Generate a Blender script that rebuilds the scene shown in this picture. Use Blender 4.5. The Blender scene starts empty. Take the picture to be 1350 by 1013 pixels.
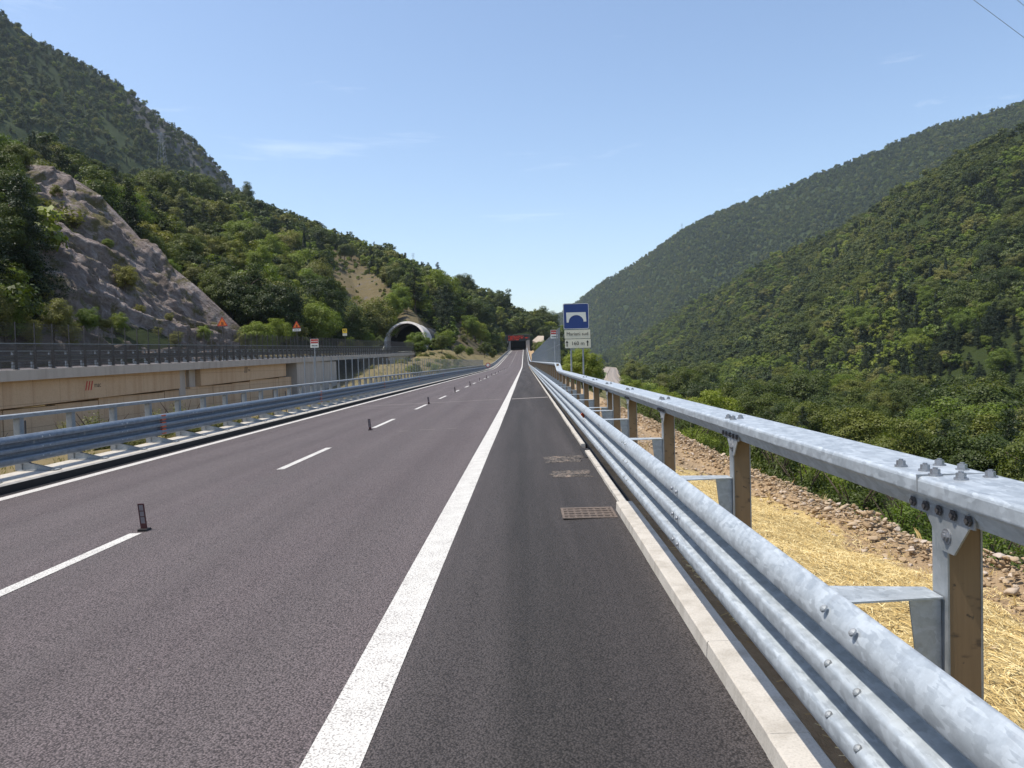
import bpy, math, random
import numpy as np
from mathutils import Vector, Matrix

random.seed(7)
RNG = np.random.default_rng(11)
scene = bpy.context.scene
COL = scene.collection
R = math.radians

# ------------------------------------------------------------------ camera maths (photo pixels <-> rays)
FPX, PCX, PCY, EYE = 1014.0, 675.0, 506.5, 1.6
_d = np.array([692 - PCX, PCY - 476, -FPX]); _d /= np.linalg.norm(_d)
_z = np.array([-math.sin(R(1.5)), math.cos(R(1.5)), 0.0])
_z[2] = -(_z[0] * _d[0] + _z[1] * _d[1]) / _d[2]; _z /= np.linalg.norm(_z)
CAM = np.array([np.cross(_d, _z), _d, _z])          # world = CAM @ camera vector


def sight(px, py):
    return CAM @ np.array([px - PCX, PCY - py, -FPX])


def at_depth(px, py, y):
    r = sight(px, py); t = y / r[1]
    return np.array([0, 0, EYE]) + r * t


def at_side(px, py, x):
    r = sight(px, py); t = x / r[0]
    return np.array([0, 0, EYE]) + r * t


def to_photo(P):
    P = np.asarray(P, float).reshape(-1, 3) - np.array([0, 0, EYE])
    c = P @ CAM
    w = -c[:, 2]
    w = np.where(w < 0.05, np.nan, w)
    return np.stack([PCX + FPX * c[:, 0] / w, PCY - FPX * c[:, 1] / w, w], 1)


cam_data = bpy.data.cameras.new('camera')
cam = bpy.data.objects.new('camera', cam_data); COL.objects.link(cam)
cam_data.sensor_fit = 'HORIZONTAL'; cam_data.sensor_width = 36.0
cam_data.lens = FPX / 1350.0 * 36.0
cam_data.clip_start = 0.05; cam_data.clip_end = 20000
m4 = Matrix.Identity(4)
for i in range(3):
    for j in range(3):
        m4[i][j] = CAM[i, j]
m4.translation = (0, 0, EYE)
cam.matrix_world = m4
scene.camera = cam

# ------------------------------------------------------------------ light
SUN_EL, SUN_AZ = R(66), math.atan2(-0.95, -0.14)       # azimuth measured from +Y towards +X
w = bpy.data.worlds.new('World'); scene.world = w; w.use_nodes = True
nt = w.node_tree; nt.nodes.clear()
wo = nt.nodes.new('ShaderNodeOutputWorld'); bg = nt.nodes.new('ShaderNodeBackground')
sky = nt.nodes.new('ShaderNodeTexSky'); sky.sky_type = 'NISHITA'; sky.sun_disc = False
sky.sun_elevation = SUN_EL; sky.sun_rotation = SUN_AZ
sky.altitude = 300; sky.air_density = 1.0; sky.dust_density = 1.4; sky.ozone_density = 1.0
bg.inputs['Strength'].default_value = 0.15
tc = nt.nodes.new('ShaderNodeTexCoord')           # a few faint high wisps of cirrus
mp = nt.nodes.new('ShaderNodeMapping'); mp.inputs['Rotation'].default_value = (R(20), R(-28), R(15)); mp.inputs['Scale'].default_value = (1.6, 5.0, 15.0)
nz0 = nt.nodes.new('ShaderNodeTexNoise'); nz0.inputs['Scale'].default_value = 1.15; nz0.inputs['Detail'].default_value = 7; nz0.inputs['Roughness'].default_value = .62; nz0.inputs['Distortion'].default_value = .5
rp = nt.nodes.new('ShaderNodeValToRGB'); rp.color_ramp.elements[0].position = .60; rp.color_ramp.elements[0].color = (0, 0, 0, 1); rp.color_ramp.elements[1].position = .82; rp.color_ramp.elements[1].color = (.42, .42, .42, 1)
mxw = nt.nodes.new('ShaderNodeMixRGB'); mxw.inputs[2].default_value = (6.2, 6.6, 7.0, 1)
nt.links.new(tc.outputs['Generated'], mp.inputs[0]); nt.links.new(mp.outputs[0], nz0.inputs['Vector']); nt.links.new(nz0.outputs['Fac'], rp.inputs[0]); nt.links.new(rp.outputs[0], mxw.inputs[0])
nt.links.new(sky.outputs[0], mxw.inputs[1]); nt.links.new(mxw.outputs[0], bg.inputs[0]); nt.links.new(bg.outputs[0], wo.inputs[0])
sd = bpy.data.lights.new('sun', 'SUN'); sd.energy = 4.0; sd.angle = R(0.53); sd.color = (1.0, 0.94, 0.84)
sun = bpy.data.objects.new('sun', sd); COL.objects.link(sun)
sv = Vector((math.sin(SUN_AZ) * math.cos(SUN_EL), math.cos(SUN_AZ) * math.cos(SUN_EL), math.sin(SUN_EL)))
sun.rotation_euler = sv.to_track_quat('Z', 'Y').to_euler(); sun.location = sv * 200
vs = scene.view_settings
vs.view_transform = 'Standard'; vs.look = 'None'; vs.exposure = 0.48; vs.gamma = 1.0
scene.cycles.use_denoising = True
scene.cycles.max_bounces = 6; scene.cycles.diffuse_bounces = 3; scene.cycles.transparent_max_bounces = 12
scene.cycles.volume_bounces = 0

# ------------------------------------------------------------------ mesh helpers


class MB:
    def __init__(s):
        s.v, s.f, s.mi = [], [], []

    def add(s, vs, fs, mi=0):
        o = len(s.v); s.v += [tuple(map(float, p)) for p in vs]
        for f in fs:
            s.f.append(tuple(i + o for i in f)); s.mi.append(mi)

    def box(s, x0, x1, y0, y1, z0, z1, mi=0):
        s.add([(x0, y0, z0), (x1, y0, z0), (x1, y1, z0), (x0, y1, z0), (x0, y0, z1), (x1, y0, z1), (x1, y1, z1), (x0, y1, z1)],
              [(3, 2, 1, 0), (4, 5, 6, 7), (0, 1, 5, 4), (1, 2, 6, 5), (2, 3, 7, 6), (3, 0, 4, 7)], mi)

    def bar(s, a, b, w, h=None, mi=0, up=(0, 0, 1)):
        h = h or w
        a, b = Vector(a), Vector(b); d = (b - a).normalized()
        u = Vector(up)
        if abs(d.dot(u)) > .95: u = Vector((0, 1, 0))
        r = d.cross(u).normalized() * w / 2; q = r.cross(d).normalized() * h / 2
        vs = [p + i * r + j * q for p in (a, b) for i, j in ((-1, -1), (1, -1), (1, 1), (-1, 1))]
        s.add(vs, [(0, 1, 2, 3), (7, 6, 5, 4), (0, 4, 5, 1), (1, 5, 6, 2), (2, 6, 7, 3), (3, 7, 4, 0)], mi)

    def tube(s, pts, rad, n=8, cap=True, mi=0):
        pts = [Vector(p) for p in pts]
        rads = rad if hasattr(rad, '__len__') else [rad] * len(pts)
        o = len(s.v); prev = None
        for k, p in enumerate(pts):
            d = (pts[min(k + 1, len(pts) - 1)] - pts[max(k - 1, 0)]).normalized()
            if prev is None:
                a = d.cross(Vector((0, 0, 1)) if abs(d.z) < .9 else Vector((1, 0, 0))).normalized()
            else:
                a = (prev - d * prev.dot(d)).normalized()
            prev = a; b = d.cross(a)
            for i in range(n):
                t = 2 * math.pi * i / n
                s.v.append(tuple(p + (a * math.cos(t) + b * math.sin(t)) * rads[k]))
        for k in range(len(pts) - 1):
            for i in range(n):
                j = (i + 1) % n
                s.f.append((o + k * n + i, o + k * n + j, o + (k + 1) * n + j, o + (k + 1) * n + i)); s.mi.append(mi)
        if cap:
            s.f.append(tuple(o + i for i in reversed(range(n)))); s.mi.append(mi)
            e = o + (len(pts) - 1) * n
            s.f.append(tuple(e + i for i in range(n))); s.mi.append(mi)

    def prism(s, poly, y0, y1, mi=0, cap=True):
        """poly: (x, z) outline extruded along Y"""
        n = len(poly)
        vs = [(x, y0, z) for x, z in poly] + [(x, y1, z) for x, z in poly]
        fs = [(i, (i + 1) % n, n + (i + 1) % n, n + i) for i in range(n)]
        if cap: fs += [tuple(reversed(range(n))), tuple(range(n, 2 * n))]
        s.add(vs, fs, mi)

    def sweep(s, prof, path, closed=False, mi=0, caps=True):
        """prof: (x, z) offsets carried along path of (x, y, z)"""
        n = len(prof); o = len(s.v)
        for (px, py, pz) in path:
            s.v += [(px + x, py, pz + z) for x, z in prof]
        for k in range(len(path) - 1):
            for i in range(n if closed else n - 1):
                j = (i + 1) % n
                s.f.append((o + k * n + i, o + k * n + j, o + (k + 1) * n + j, o + (k + 1) * n + i)); s.mi.append(mi)
        if closed and caps:
            s.f.append(tuple(o + i for i in reversed(range(n)))); s.mi.append(mi)
            e = o + (len(path) - 1) * n
            s.f.append(tuple(e + i for i in range(n))); s.mi.append(mi)

    def build(s, name, mats, parent=None, smooth=False, loc=None):
        me = bpy.data.meshes.new(name)
        me.from_pydata(s.v, [], s.f); me.validate()
        mats = mats if isinstance(mats, (list, tuple)) else [mats]
        for m in mats: me.materials.append(m)
        if len(mats) > 1 and len(me.polygons) == len(s.mi): me.polygons.foreach_set('material_index', s.mi)
        if smooth: me.polygons.foreach_set('use_smooth', [True] * len(me.polygons))
        me.update()
        return link(name, me, parent, loc)


def link(name, me, parent=None, loc=None):
    o = bpy.data.objects.new(name, me); COL.objects.link(o)
    if parent: o.parent = parent
    if loc is not None: o.location = loc
    return o


def tag(o, label=None, cat=None, group=None, kind=None):
    if label: o['label'] = label
    if cat: o['category'] = cat
    if group: o['group'] = group
    if kind: o['kind'] = kind
    return o


def thing(name, label, cat, loc=(0, 0, 0), group=None, rz=0.0):
    o = bpy.data.objects.new(name, None); COL.objects.link(o); o.location = loc; o.rotation_euler.z = rz
    o.empty_display_size = 0.2
    return tag(o, label, cat, group)


def copy_thing(root, loc, label, rz=0.0):
    r = root.copy(); COL.objects.link(r); r.location = loc; r.rotation_euler.z = rz; r['label'] = label
    for ch in list(root.children):
        c = ch.copy(); COL.objects.link(c); c.parent = r
        for g in list(ch.children):
            d = g.copy(); COL.objects.link(d); d.parent = c
    return r


def raw_mesh(name, V, F, mats, mi=None, smooth=False):
    """numpy mesh with faces of one size"""
    V = np.asarray(V, np.float32).reshape(-1, 3); F = np.asarray(F, np.int32); n, k = F.shape
    me = bpy.data.meshes.new(name)
    me.vertices.add(len(V)); me.vertices.foreach_set('co', V.ravel())
    me.loops.add(n * k); me.loops.foreach_set('vertex_index', F.ravel())
    me.polygons.add(n); me.polygons.foreach_set('loop_start', np.arange(n, dtype=np.int32) * k)
    me.polygons.foreach_set('loop_total', np.full(n, k, np.int32))
    for m in mats: me.materials.append(m)
    if mi is not None: me.polygons.foreach_set('material_index', np.asarray(mi, np.int32))
    if smooth: me.polygons.foreach_set('use_smooth', np.ones(n, bool))
    me.update(calc_edges=True)
    return me


def grid_faces(nu, nv):
    i = np.arange(nu - 1)[:, None]; j = np.arange(nv - 1)[None, :]
    a = i * nv + j
    return np.stack([a, a + nv, a + nv + 1, a + 1], -1).reshape(-1, 4)


# value noise, used for relief of the ground and rocks
_perm = np.random.default_rng(3).random((64, 64, 64))


def vnoise(P, scale):
    Q = np.asarray(P, float) * scale
    i = np.floor(Q).astype(int); f = Q - i; f = f * f * (3 - 2 * f)
    out = 0
    for dx in (0, 1):
        for dy in (0, 1):
            for dz in (0, 1):
                wgt = (f[..., 0] if dx else 1 - f[..., 0]) * (f[..., 1] if dy else 1 - f[..., 1]) * (f[..., 2] if dz else 1 - f[..., 2])
                out = out + wgt * _perm[(i[..., 0] + dx) % 64, (i[..., 1] + dy) % 64, (i[..., 2] + dz) % 64]
    return out * 2 - 1


def fbm(P, scale, octaves=4, gain=.5):
    a, s, t = 1.0, scale, 0
    for _ in range(octaves):
        t = t + a * vnoise(P, s); a *= gain; s *= 2.03
    return t


def sstep(a, b, x):
    t = np.clip((np.asarray(x, float) - a) / (b - a), 0, 1)
    return t * t * (3 - 2 * t)


# ------------------------------------------------------------------ materials
MATS = {}


class NT:
    """tiny wrapper to write node trees briefly"""

    def __init__(s, name):
        s.m = bpy.data.materials.new(name); s.m.use_nodes = True
        s.t = s.m.node_tree; s.t.nodes.clear()
        s.out = s.t.nodes.new('ShaderNodeOutputMaterial'); MATS[name] = s.m

    def n(s, typ, **kw):
        nd = s.t.nodes.new('ShaderNode' + typ)
        for k, v in kw.items():
            if k in nd.inputs.keys(): s.put(nd.inputs[k], v)
            else: setattr(nd, k, v)
        return nd

    def put(s, sock, v):
        if isinstance(v, bpy.types.NodeSocket): s.t.links.new(v, sock)
        else:
            if hasattr(sock.default_value, '__len__') and len(sock.default_value) == 4 and len(v) == 3: v = (*v, 1)
            sock.default_value = v

    def co(s, kind='Object'):
        return s.n('TexCoord').outputs[kind]

    def noise(s, co, scale, detail=4, rough=.55, dist=0.0):
        nd = s.n('TexNoise', Scale=scale, Detail=detail, Roughness=rough, Distortion=dist); s.put(nd.inputs['Vector'], co)
        return nd.outputs['Fac']

    def vor(s, co, scale, feature='F1', rnd=1.0, out='Distance'):
        nd = s.n('TexVoronoi', feature=feature, Scale=scale, Randomness=rnd); s.put(nd.inputs['Vector'], co)
        return nd.outputs[out]

    def map(s, co, scale=(1, 1, 1), rot=(0, 0, 0)):
        nd = s.n('Mapping', Scale=scale, Rotation=rot); s.put(nd.inputs['Vector'], co)
        return nd.outputs[0]

    def ramp(s, fac, stops):
        nd = s.n('ValToRGB'); s.put(nd.inputs[0], fac)
        el = nd.color_ramp.elements
        while len(el) < len(stops): el.new(.5)
        for e, (p, c) in zip(el, stops):
            e.position = p; e.color = (*c, 1) if hasattr(c, '__len__') else (c, c, c, 1)
        return nd.outputs[0]

    def mix(s, fac, a, b, blend='MIX'):
        nd = s.n('MixRGB', blend_type=blend)
        s.put(nd.inputs[0], fac); s.put(nd.inputs[1], a); s.put(nd.inputs[2], b)
        return nd.outputs[0]

    def math(s, op, a, b=0.0):
        nd = s.n('Math', operation=op); s.put(nd.inputs[0], a); s.put(nd.inputs[1], b)
        return nd.outputs[0]

    def bump(s, h, strength=.5, dist=.01, normal=None):
        nd = s.n('Bump', Strength=strength, Distance=dist); s.put(nd.inputs['Height'], h)
        if normal is not None: s.put(nd.inputs['Normal'], normal)
        return nd.outputs[0]

    def bsdf(s, col, rough=.8, metal=0.0, spec=.5, normal=None, **kw):
        nd = s.n('BsdfPrincipled')
        s.put(nd.inputs['Base Color'], col); s.put(nd.inputs['Roughness'], rough); s.put(nd.inputs['Metallic'], metal)
        s.put(nd.inputs['Specular IOR Level'], spec)
        if normal is not None: s.put(nd.inputs['Normal'], normal)
        for k, v in kw.items(): s.put(nd.inputs[k.replace('_', ' ')], v)
        return nd.outputs[0]

    def done(s, sh):
        s.t.links.new(sh, s.out.inputs['Surface']); return s.m


def plain(name, col, rough=.6, metal=0.0, spec=.5, var=.12, scale=6, bumps=0.0):
    n = NT(name); co = n.co()
    f = n.noise(co, scale, 5)
    c = n.mix(f, tuple(x * (1 - var) for x in col), tuple(min(1, x * (1 + var)) for x in col))
    nm = n.bump(n.noise(co, scale * 12, 3), bumps, .01) if bumps else None
    return n.done(n.bsdf(c, rough, metal, spec, nm))


def make_materials():
    # asphalt: stone mastic, the shoulder laid newer and darker
    n = NT('asphalt'); co = n.co()
    geo = n.n('SeparateXYZ'); n.put(geo.inputs[0], co); X = geo.outputs[0]
    stone = n.vor(co, 92, 'F1', 1, 'Distance'); stonec = n.vor(co, 92, 'F1', 1, 'Color')
    grain = n.noise(co, 160, 2)
    tone = n.ramp(n.n('SeparateColor', Color=stonec).outputs[0], [(0, .72), (1, 1.32)])
    big = n.noise(co, .35, 4); streak = n.noise(n.map(co, (1.6, .05, 1)), 1, 4)
    old = n.mix(big, (.118, .094, .095), (.152, .124, .125))
    new = n.mix(n.noise(co, .6, 3), (.031, .027, .026), (.048, .042, .039))
    f = n.math('ADD', X, n.math('MULTIPLY', n.math('SUBTRACT', n.noise(co, 1.2, 3), .5), .25))
    base = n.mix(n.ramp(n.math('ADD', n.math('MULTIPLY', f, .25), .5), [(.27, 0), (.35, 1)]), old, new)
    base = n.mix(1, base, tone, 'MULTIPLY')
    base = n.mix(n.ramp(streak, [(.40, 0), (.72, .4)]), base, (.18, .155, .152))
    wheel = n.n('TexWave', wave_type='BANDS', bands_direction='X', Scale=.285, Distortion=1.2, Detail=2.0); wheel.inputs['Detail Scale'].default_value = .3; n.put(wheel.inputs['Vector'], co)
    base = n.mix(n.math('MULTIPLY', wheel.outputs['Fac'], .22), base, (.075, .062, .062))
    oil = n.ramp(n.noise(n.map(co, (1.6, .22, 1)), 1.1, 5, .7), [(.66, 0), (.74, .5)]); base = n.mix(oil, base, (.05, .043, .043))
    gap = n.mix(n.ramp(n.noise(co, 70, 3, .6), [(.50, 0), (.66, .8)]), n.ramp(stone, [(.42, 1), (.75, .35)]), (.12, .12, .12))
    base = n.mix(1, base, gap, 'MULTIPLY')
    speck = n.ramp(n.vor(co, 3.1, 'F1', 1), [(.0, 1), (.022, 0)])
    base = n.mix(speck, base, (.42, .36, .26))
    h = n.math('SUBTRACT', n.math('MULTIPLY', grain, .3), stone)
    n.done(n.bsdf(base, .82, 0, .35, n.bump(h, .95, .008)))

    n = NT('road_paint'); co = n.co()
    pit = n.ramp(n.math('ADD', n.vor(co, 92, 'F1'), n.math('MULTIPLY', n.noise(co, 5, 4), .5)), [(.78, 0), (1.05, .75)])
    worn = n.ramp(n.noise(co, 9, 6, .7), [(.60, 0), (.72, .5)])
    dark = n.ramp(n.vor(co, 6.5, 'F1', 1), [(.02, 1), (.045, 0)])
    tyre = n.ramp(n.noise(n.map(co, (3, .3, 1)), 1.5, 5), [(.5, 0), (.8, .25)])
    c = n.mix(pit, (.54, .525, .49), (.20, .18, .17)); c = n.mix(worn, c, (.36, .34, .32)); c = n.mix(dark, c, (.05, .05, .05)); c = n.mix(tyre, c, (.45, .43, .41))
    n.done(n.bsdf(c, .75, 0, .3, n.bump(n.vor(co, 85, 'F1'), .6, -.006)))

    def zinc(name, a, b, metal, rough, scale=26):
        n = NT(name); co = n.co()
        warp = n.map(n.mix(.06, co, n.n('TexNoise', Scale=9.0, Detail=4.0).outputs['Color']), (1.0, .55, 1.0), (0, .3, .5))
        v = n.n('SeparateColor', Color=n.vor(warp, scale, 'F1', 1, 'Color')).outputs[0]
        f = n.mix(n.noise(co, 14, 5, .7), (0, 0, 0), (1, 1, 1))
        k = n.math('ADD', n.math('MULTIPLY', v, .6), n.math('MULTIPLY', n.ramp(f, [(.40, 0), (.60, 1)]), .4))
        run = n.ramp(n.noise(n.map(co, (.6, 3.5, .35)), 5, 4), [(.55, 0), (.8, .3)])
        c = n.mix(k, a, b); c = n.mix(run, c, (.33, .33, .33))
        r = n.math('ADD', n.math('MULTIPLY', v, .12), rough)
        return n.done(n.bsdf(c, r, metal, .5, n.bump(n.noise(co, 40, 3), .08, .004)))
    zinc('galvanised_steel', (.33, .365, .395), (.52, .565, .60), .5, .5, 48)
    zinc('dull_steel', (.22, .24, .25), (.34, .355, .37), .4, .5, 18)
    zinc('shaded_steel', (.14, .17, .21), (.23, .27, .32), .4, .5, 18)  # darker bluer zinc for the median beam, its shade put into the colour

    n = NT('stained_web'); co = n.co()           # brown, ink-marked faces of the posts
    g = n.noise(n.map(co, (30, 8, 1.2)), 1.4, 6, .65)
    c = n.mix(g, (.14, .092, .05), (.29, .195, .105))
    c = n.mix(n.ramp(n.noise(n.map(co, (6, 6, 14)), 1.3, 3), [(.58, 0), (.64, .8)]), c, (.07, .05, .035))
    c = n.mix(n.ramp(n.noise(co, 22, 4), [(.66, 0), (.70, .8)]), c, (.04, .035, .03))
    n.done(n.bsdf(c, .6, .1, .4, n.bump(g, .2, .004)))

    plain('bolt_steel', (.30, .31, .33), .42, .75, .5, .2, 30)
    plain('dark_steel', (.075, .07, .07), .6, .3, .4, .25, 4)
    plain('fence_steel', (.23, .25, .27), .5, .5, .5, .15, 3)

    def concrete(name, a, b, stain, sc=1.0, joints=False):
        n = NT(name); co = n.co()
        c = n.mix(n.noise(co, 1.3 * sc, 6, .65), a, b)
        run = n.noise(n.map(co, (1, 1, .09)), 1.6 * sc, 5, .6)
        c = n.mix(n.ramp(run, [(.48, 0), (.72, .65)]), c, stain)
        c = n.mix(n.ramp(n.noise(co, 30 * sc, 3), [(.3, .25), (.55, 0)]), c, tuple(x * .5 for x in stain))
        if joints:
            w_ = n.n('TexBrick', Scale=1.0, offset=0.0, **{'Brick Width': 2.4, 'Row Height': 1.3, 'Mortar Size': .02})
            sp = n.n('SeparateXYZ'); n.put(sp.inputs[0], co); cb = n.n('CombineXYZ')
            n.put(cb.inputs[0], sp.outputs[1]); n.put(cb.inputs[1], sp.outputs[2]); n.put(w_.inputs['Vector'], cb.outputs[0])
            c = n.mix(n.math('MULTIPLY', w_.outputs['Fac'], .45), c, tuple(x * .55 for x in stain))
        n.done(n.bsdf(c, .88, 0, .25, n.bump(n.noise(co, 60, 4), .35, .006)))
    concrete('kerb_concrete', (.40, .37, .325), (.55, .51, .455), (.27, .24, .20), 3)
    concrete('grey_concrete', (.42, .37, .325), (.52, .46, .41), (.30, .25, .21))
    concrete('ochre_concrete', (.52, .36, .225), (.62, .45, .30), (.42, .26, .15), .6, True)
    concrete('portal_concrete', (.48, .45, .42), (.60, .57, .53), (.33, .30, .28))
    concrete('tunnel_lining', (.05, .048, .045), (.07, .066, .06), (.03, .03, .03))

    # ground: soil, straw, dry grass and green grass by painted zones
    n = NT('ground_cover'); co = n.co()
    z = n.n('SeparateColor', Color=n.n('VertexColor', layer_name='zone').outputs[0])
    soil = n.mix(n.noise(co, 4.2, 8, .75), (.20, .135, .075), (.46, .335, .205))
    straw = n.mix(n.noise(n.map(co, (9, 2.5, 6)), 3.5, 6, .75), (.30, .205, .075), (.66, .51, .24))
    green = n.mix(n.noise(co, .35, 6, .7), (.035, .06, .016), (.10, .125, .035))
    dry = n.mix(n.noise(co, .25, 6, .7), (.12, .095, .045), (.235, .18, .095))
    jitter = n.math('MULTIPLY', n.math('SUBTRACT', n.noise(co, 1.5, 5), .5), .9)

    def zone(k):
        return n.ramp(n.math('ADD', z.outputs[k], jitter), [(.4, 0), (.6, 1)])
    c = n.mix(zone(1), soil, green); c = n.mix(zone(2), c, dry); c = n.mix(zone(0), c, straw)
    hgt = n.math('ADD', n.noise(n.map(co, (6, 2, 6)), 5, 5, .7), n.noise(co, .9, 4))
    n.done(n.bsdf(c, .95, 0, .15, n.bump(hgt, .8, .05)))

    def hillside(name, ga, gb, da, db):
        n = NT(name); co = n.co()
        bare = n.n('SeparateColor', Color=n.n('VertexColor', layer_name='zone').outputs[0]).outputs[0]
        g = n.mix(n.noise(co, .06, 6, .7), ga, gb)
        d = n.mix(n.noise(co, .18, 6, .7), da, db)
        d = n.mix(n.ramp(n.noise(n.map(co, (1, 1, .25)), .25, 6, .7), [(.55, 0), (.64, .85)]), d, (.12, .105, .10))
        k = n.ramp(n.math('ADD', bare, n.math('MULTIPLY', n.math('SUBTRACT', n.noise(co, .08, 5), .5), 1.0)), [(.42, 0), (.58, 1)])
        n.done(n.bsdf(n.mix(k, g, d), .95, 0, .1, n.bump(n.noise(co, .5, 6, .7), .9, .8)))
    hillside('wooded_slope', (.018, .028, .008), (.038, .050, .014), (.075, .066, .032), (.165, .128, .072))
    hillside('far_slope', (.024, .036, .013), (.042, .055, .02), (.075, .072, .066), (.15, .142, .13))

    n = NT('outcrop_rock'); co = n.co()
    strata = n.noise(n.map(n.map(co, (1, 1, 1), (0, R(-41), 0)), (.09, .5, .9)), 1.3, 9, .7, .5)
    c = n.ramp(strata, [(.28, (.12, .095, .088)), (.45, (.27, .218, .20)), (.58, (.40, .34, .315)), (.74, (.56, .50, .455))])
    c = n.mix(n.ramp(n.noise(co, .12, 6, .65), [(.42, 0), (.62, .75)]), c, (.16, .125, .10))
    c = n.mix(n.ramp(n.noise(co, .22, 7, .75), [(.52, 0), (.60, .9)]), c, (.13, .115, .042))
    n.done(n.bsdf(c, .92, 0, .2, n.bump(n.math('ADD', strata, n.noise(co, 1.5, 8, .7)), 1.0, .8)))

    n = NT('rubble_stone'); co = n.co()
    i_ = n.n('NewGeometry').outputs['Random Per Island']
    c = n.ramp(i_, [(0, (.25, .175, .105)), (.4, (.40, .285, .17)), (.75, (.46, .36, .25)), (1, (.50, .43, .37))])
    c = n.mix(n.noise(co, 9, 5), c, n.mix(.5, c, (.22, .16, .1)))
    n.done(n.bsdf(c, .92, 0, .2, n.bump(n.noise(co, 25, 5), .6, .02)))

    n = NT('straw_stalks')
    i_ = n.n('NewGeometry').outputs['Random Per Island']
    n.done(n.bsdf(n.ramp(i_, [(0, (.36, .23, .075)), (.5, (.62, .45, .17)), (1, (.82, .68, .36))]), .6, 0, .3))

    def leaf(name, stops, trans=.3, varscale=.012):
        n = NT(name)
        oi = n.n('ObjectInfo'); isl = n.n('NewGeometry').outputs['Random Per Island']
        loc = n.noise(oi.outputs['Location'], varscale, 3)
        k = n.math('ADD', n.math('MULTIPLY', oi.outputs['Random'], .55), n.math('MULTIPLY', n.ramp(loc, [(.35, 0), (.65, 1)]), .35))
        k = n.math('ADD', k, n.math('MULTIPLY', isl, .14))
        c = n.ramp(k, stops)
        a = n.bsdf(c, .55, 0, .35)
        t = n.n('BsdfTranslucent'); n.put(t.inputs[0], n.mix(1, c, (1.25, 1.35, .6), 'MULTIPLY'))
        mx = n.n('MixShader'); mx.inputs[0].default_value = trans
        n.t.links.new(a, mx.inputs[1]); n.t.links.new(t.outputs[0], mx.inputs[2])
        n.done(mx.outputs[0])
    leaf('broad_leaves', [(0, (.018, .030, .006)), (.3, (.043, .063, .010)), (.65, (.085, .107, .015)), (1, (.165, .168, .023))])
    leaf('needles', [(0, (.014, .026, .010)), (.6, (.026, .042, .014)), (1, (.045, .058, .018))], .15)
    leaf('bright_leaves', [(0, (.07, .11, .014)), (.5, (.13, .175, .02)), (1, (.24, .26, .035))], .35)
    leaf('olive_leaves', [(0, (.08, .09, .022)), (.5, (.155, .155, .038)), (1, (.26, .235, .055))], .3)
    leaf('far_leaves', [(0, (.022, .037, .008)), (.35, (.047, .070, .012)), (.7, (.090, .110, .017)), (1, (.155, .158, .026))], .2, .004)
    plain('bark', (.085, .065, .05), .95, 0, .1, .4, 3, .5)
    plain('ballast', (.27, .235, .205), .95, 0, .15, .35, 2.5, .6)
    plain('rail_steel', (.16, .125, .10), .5, .6, .5, .2, 2)
    plain('pale_track', (.34, .29, .235), .95, 0, .15, .15, .3, .3)
    plain('sign_blue', (.003, .030, .16), .35, 0, .5, .06, 3)
    plain('sign_white', (.66, .65, .58), .4, 0, .5, .05, 3)
    plain('sign_cream', (.60, .57, .44), .45, 0, .5, .06, 5)
    plain('sign_red', (.42, .025, .02), .4, 0, .5, .08, 5)
    plain('sign_orange', (.72, .16, .012), .4, 0, .5, .1, 9)
    plain('sign_yellow', (.75, .50, .03), .4, 0, .5, .08, 5)
    plain('sign_black', (.015, .015, .015), .5, 0, .4, .1, 5)
    plain('marker_maroon', (.050, .010, .012), .5, 0, .4, .25, 9)
    plain('marker_grey', (.17, .15, .155), .3, 0, .5, .2, 12)
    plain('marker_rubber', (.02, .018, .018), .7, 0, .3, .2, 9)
    plain('reflector_orange', (.46, .07, .015), .35, 0, .6, .25, 20)
    plain('grate_iron', (.15, .118, .098), .85, .1, .3, .6, 14, .5)
    n = NT('lit_red'); e = n.n('Emission'); n.put(e.inputs[0], (.9, .06, .015)); n.put(e.inputs[1], 0.42); n.done(e.outputs[0])


make_materials()
M = MATS


# ------------------------------------------------------------------ the lie of the land
def road_z(y):
    y = np.asarray(y, float)
    return np.where(y < 170, 0, np.where(y < 230, .031 * (y - 170) ** 2 / 120.0, .031 * (y - 200)))


def deck_z(y):
    return 1.79 + .0169 * (np.asarray(y, float) - 37.7)


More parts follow.
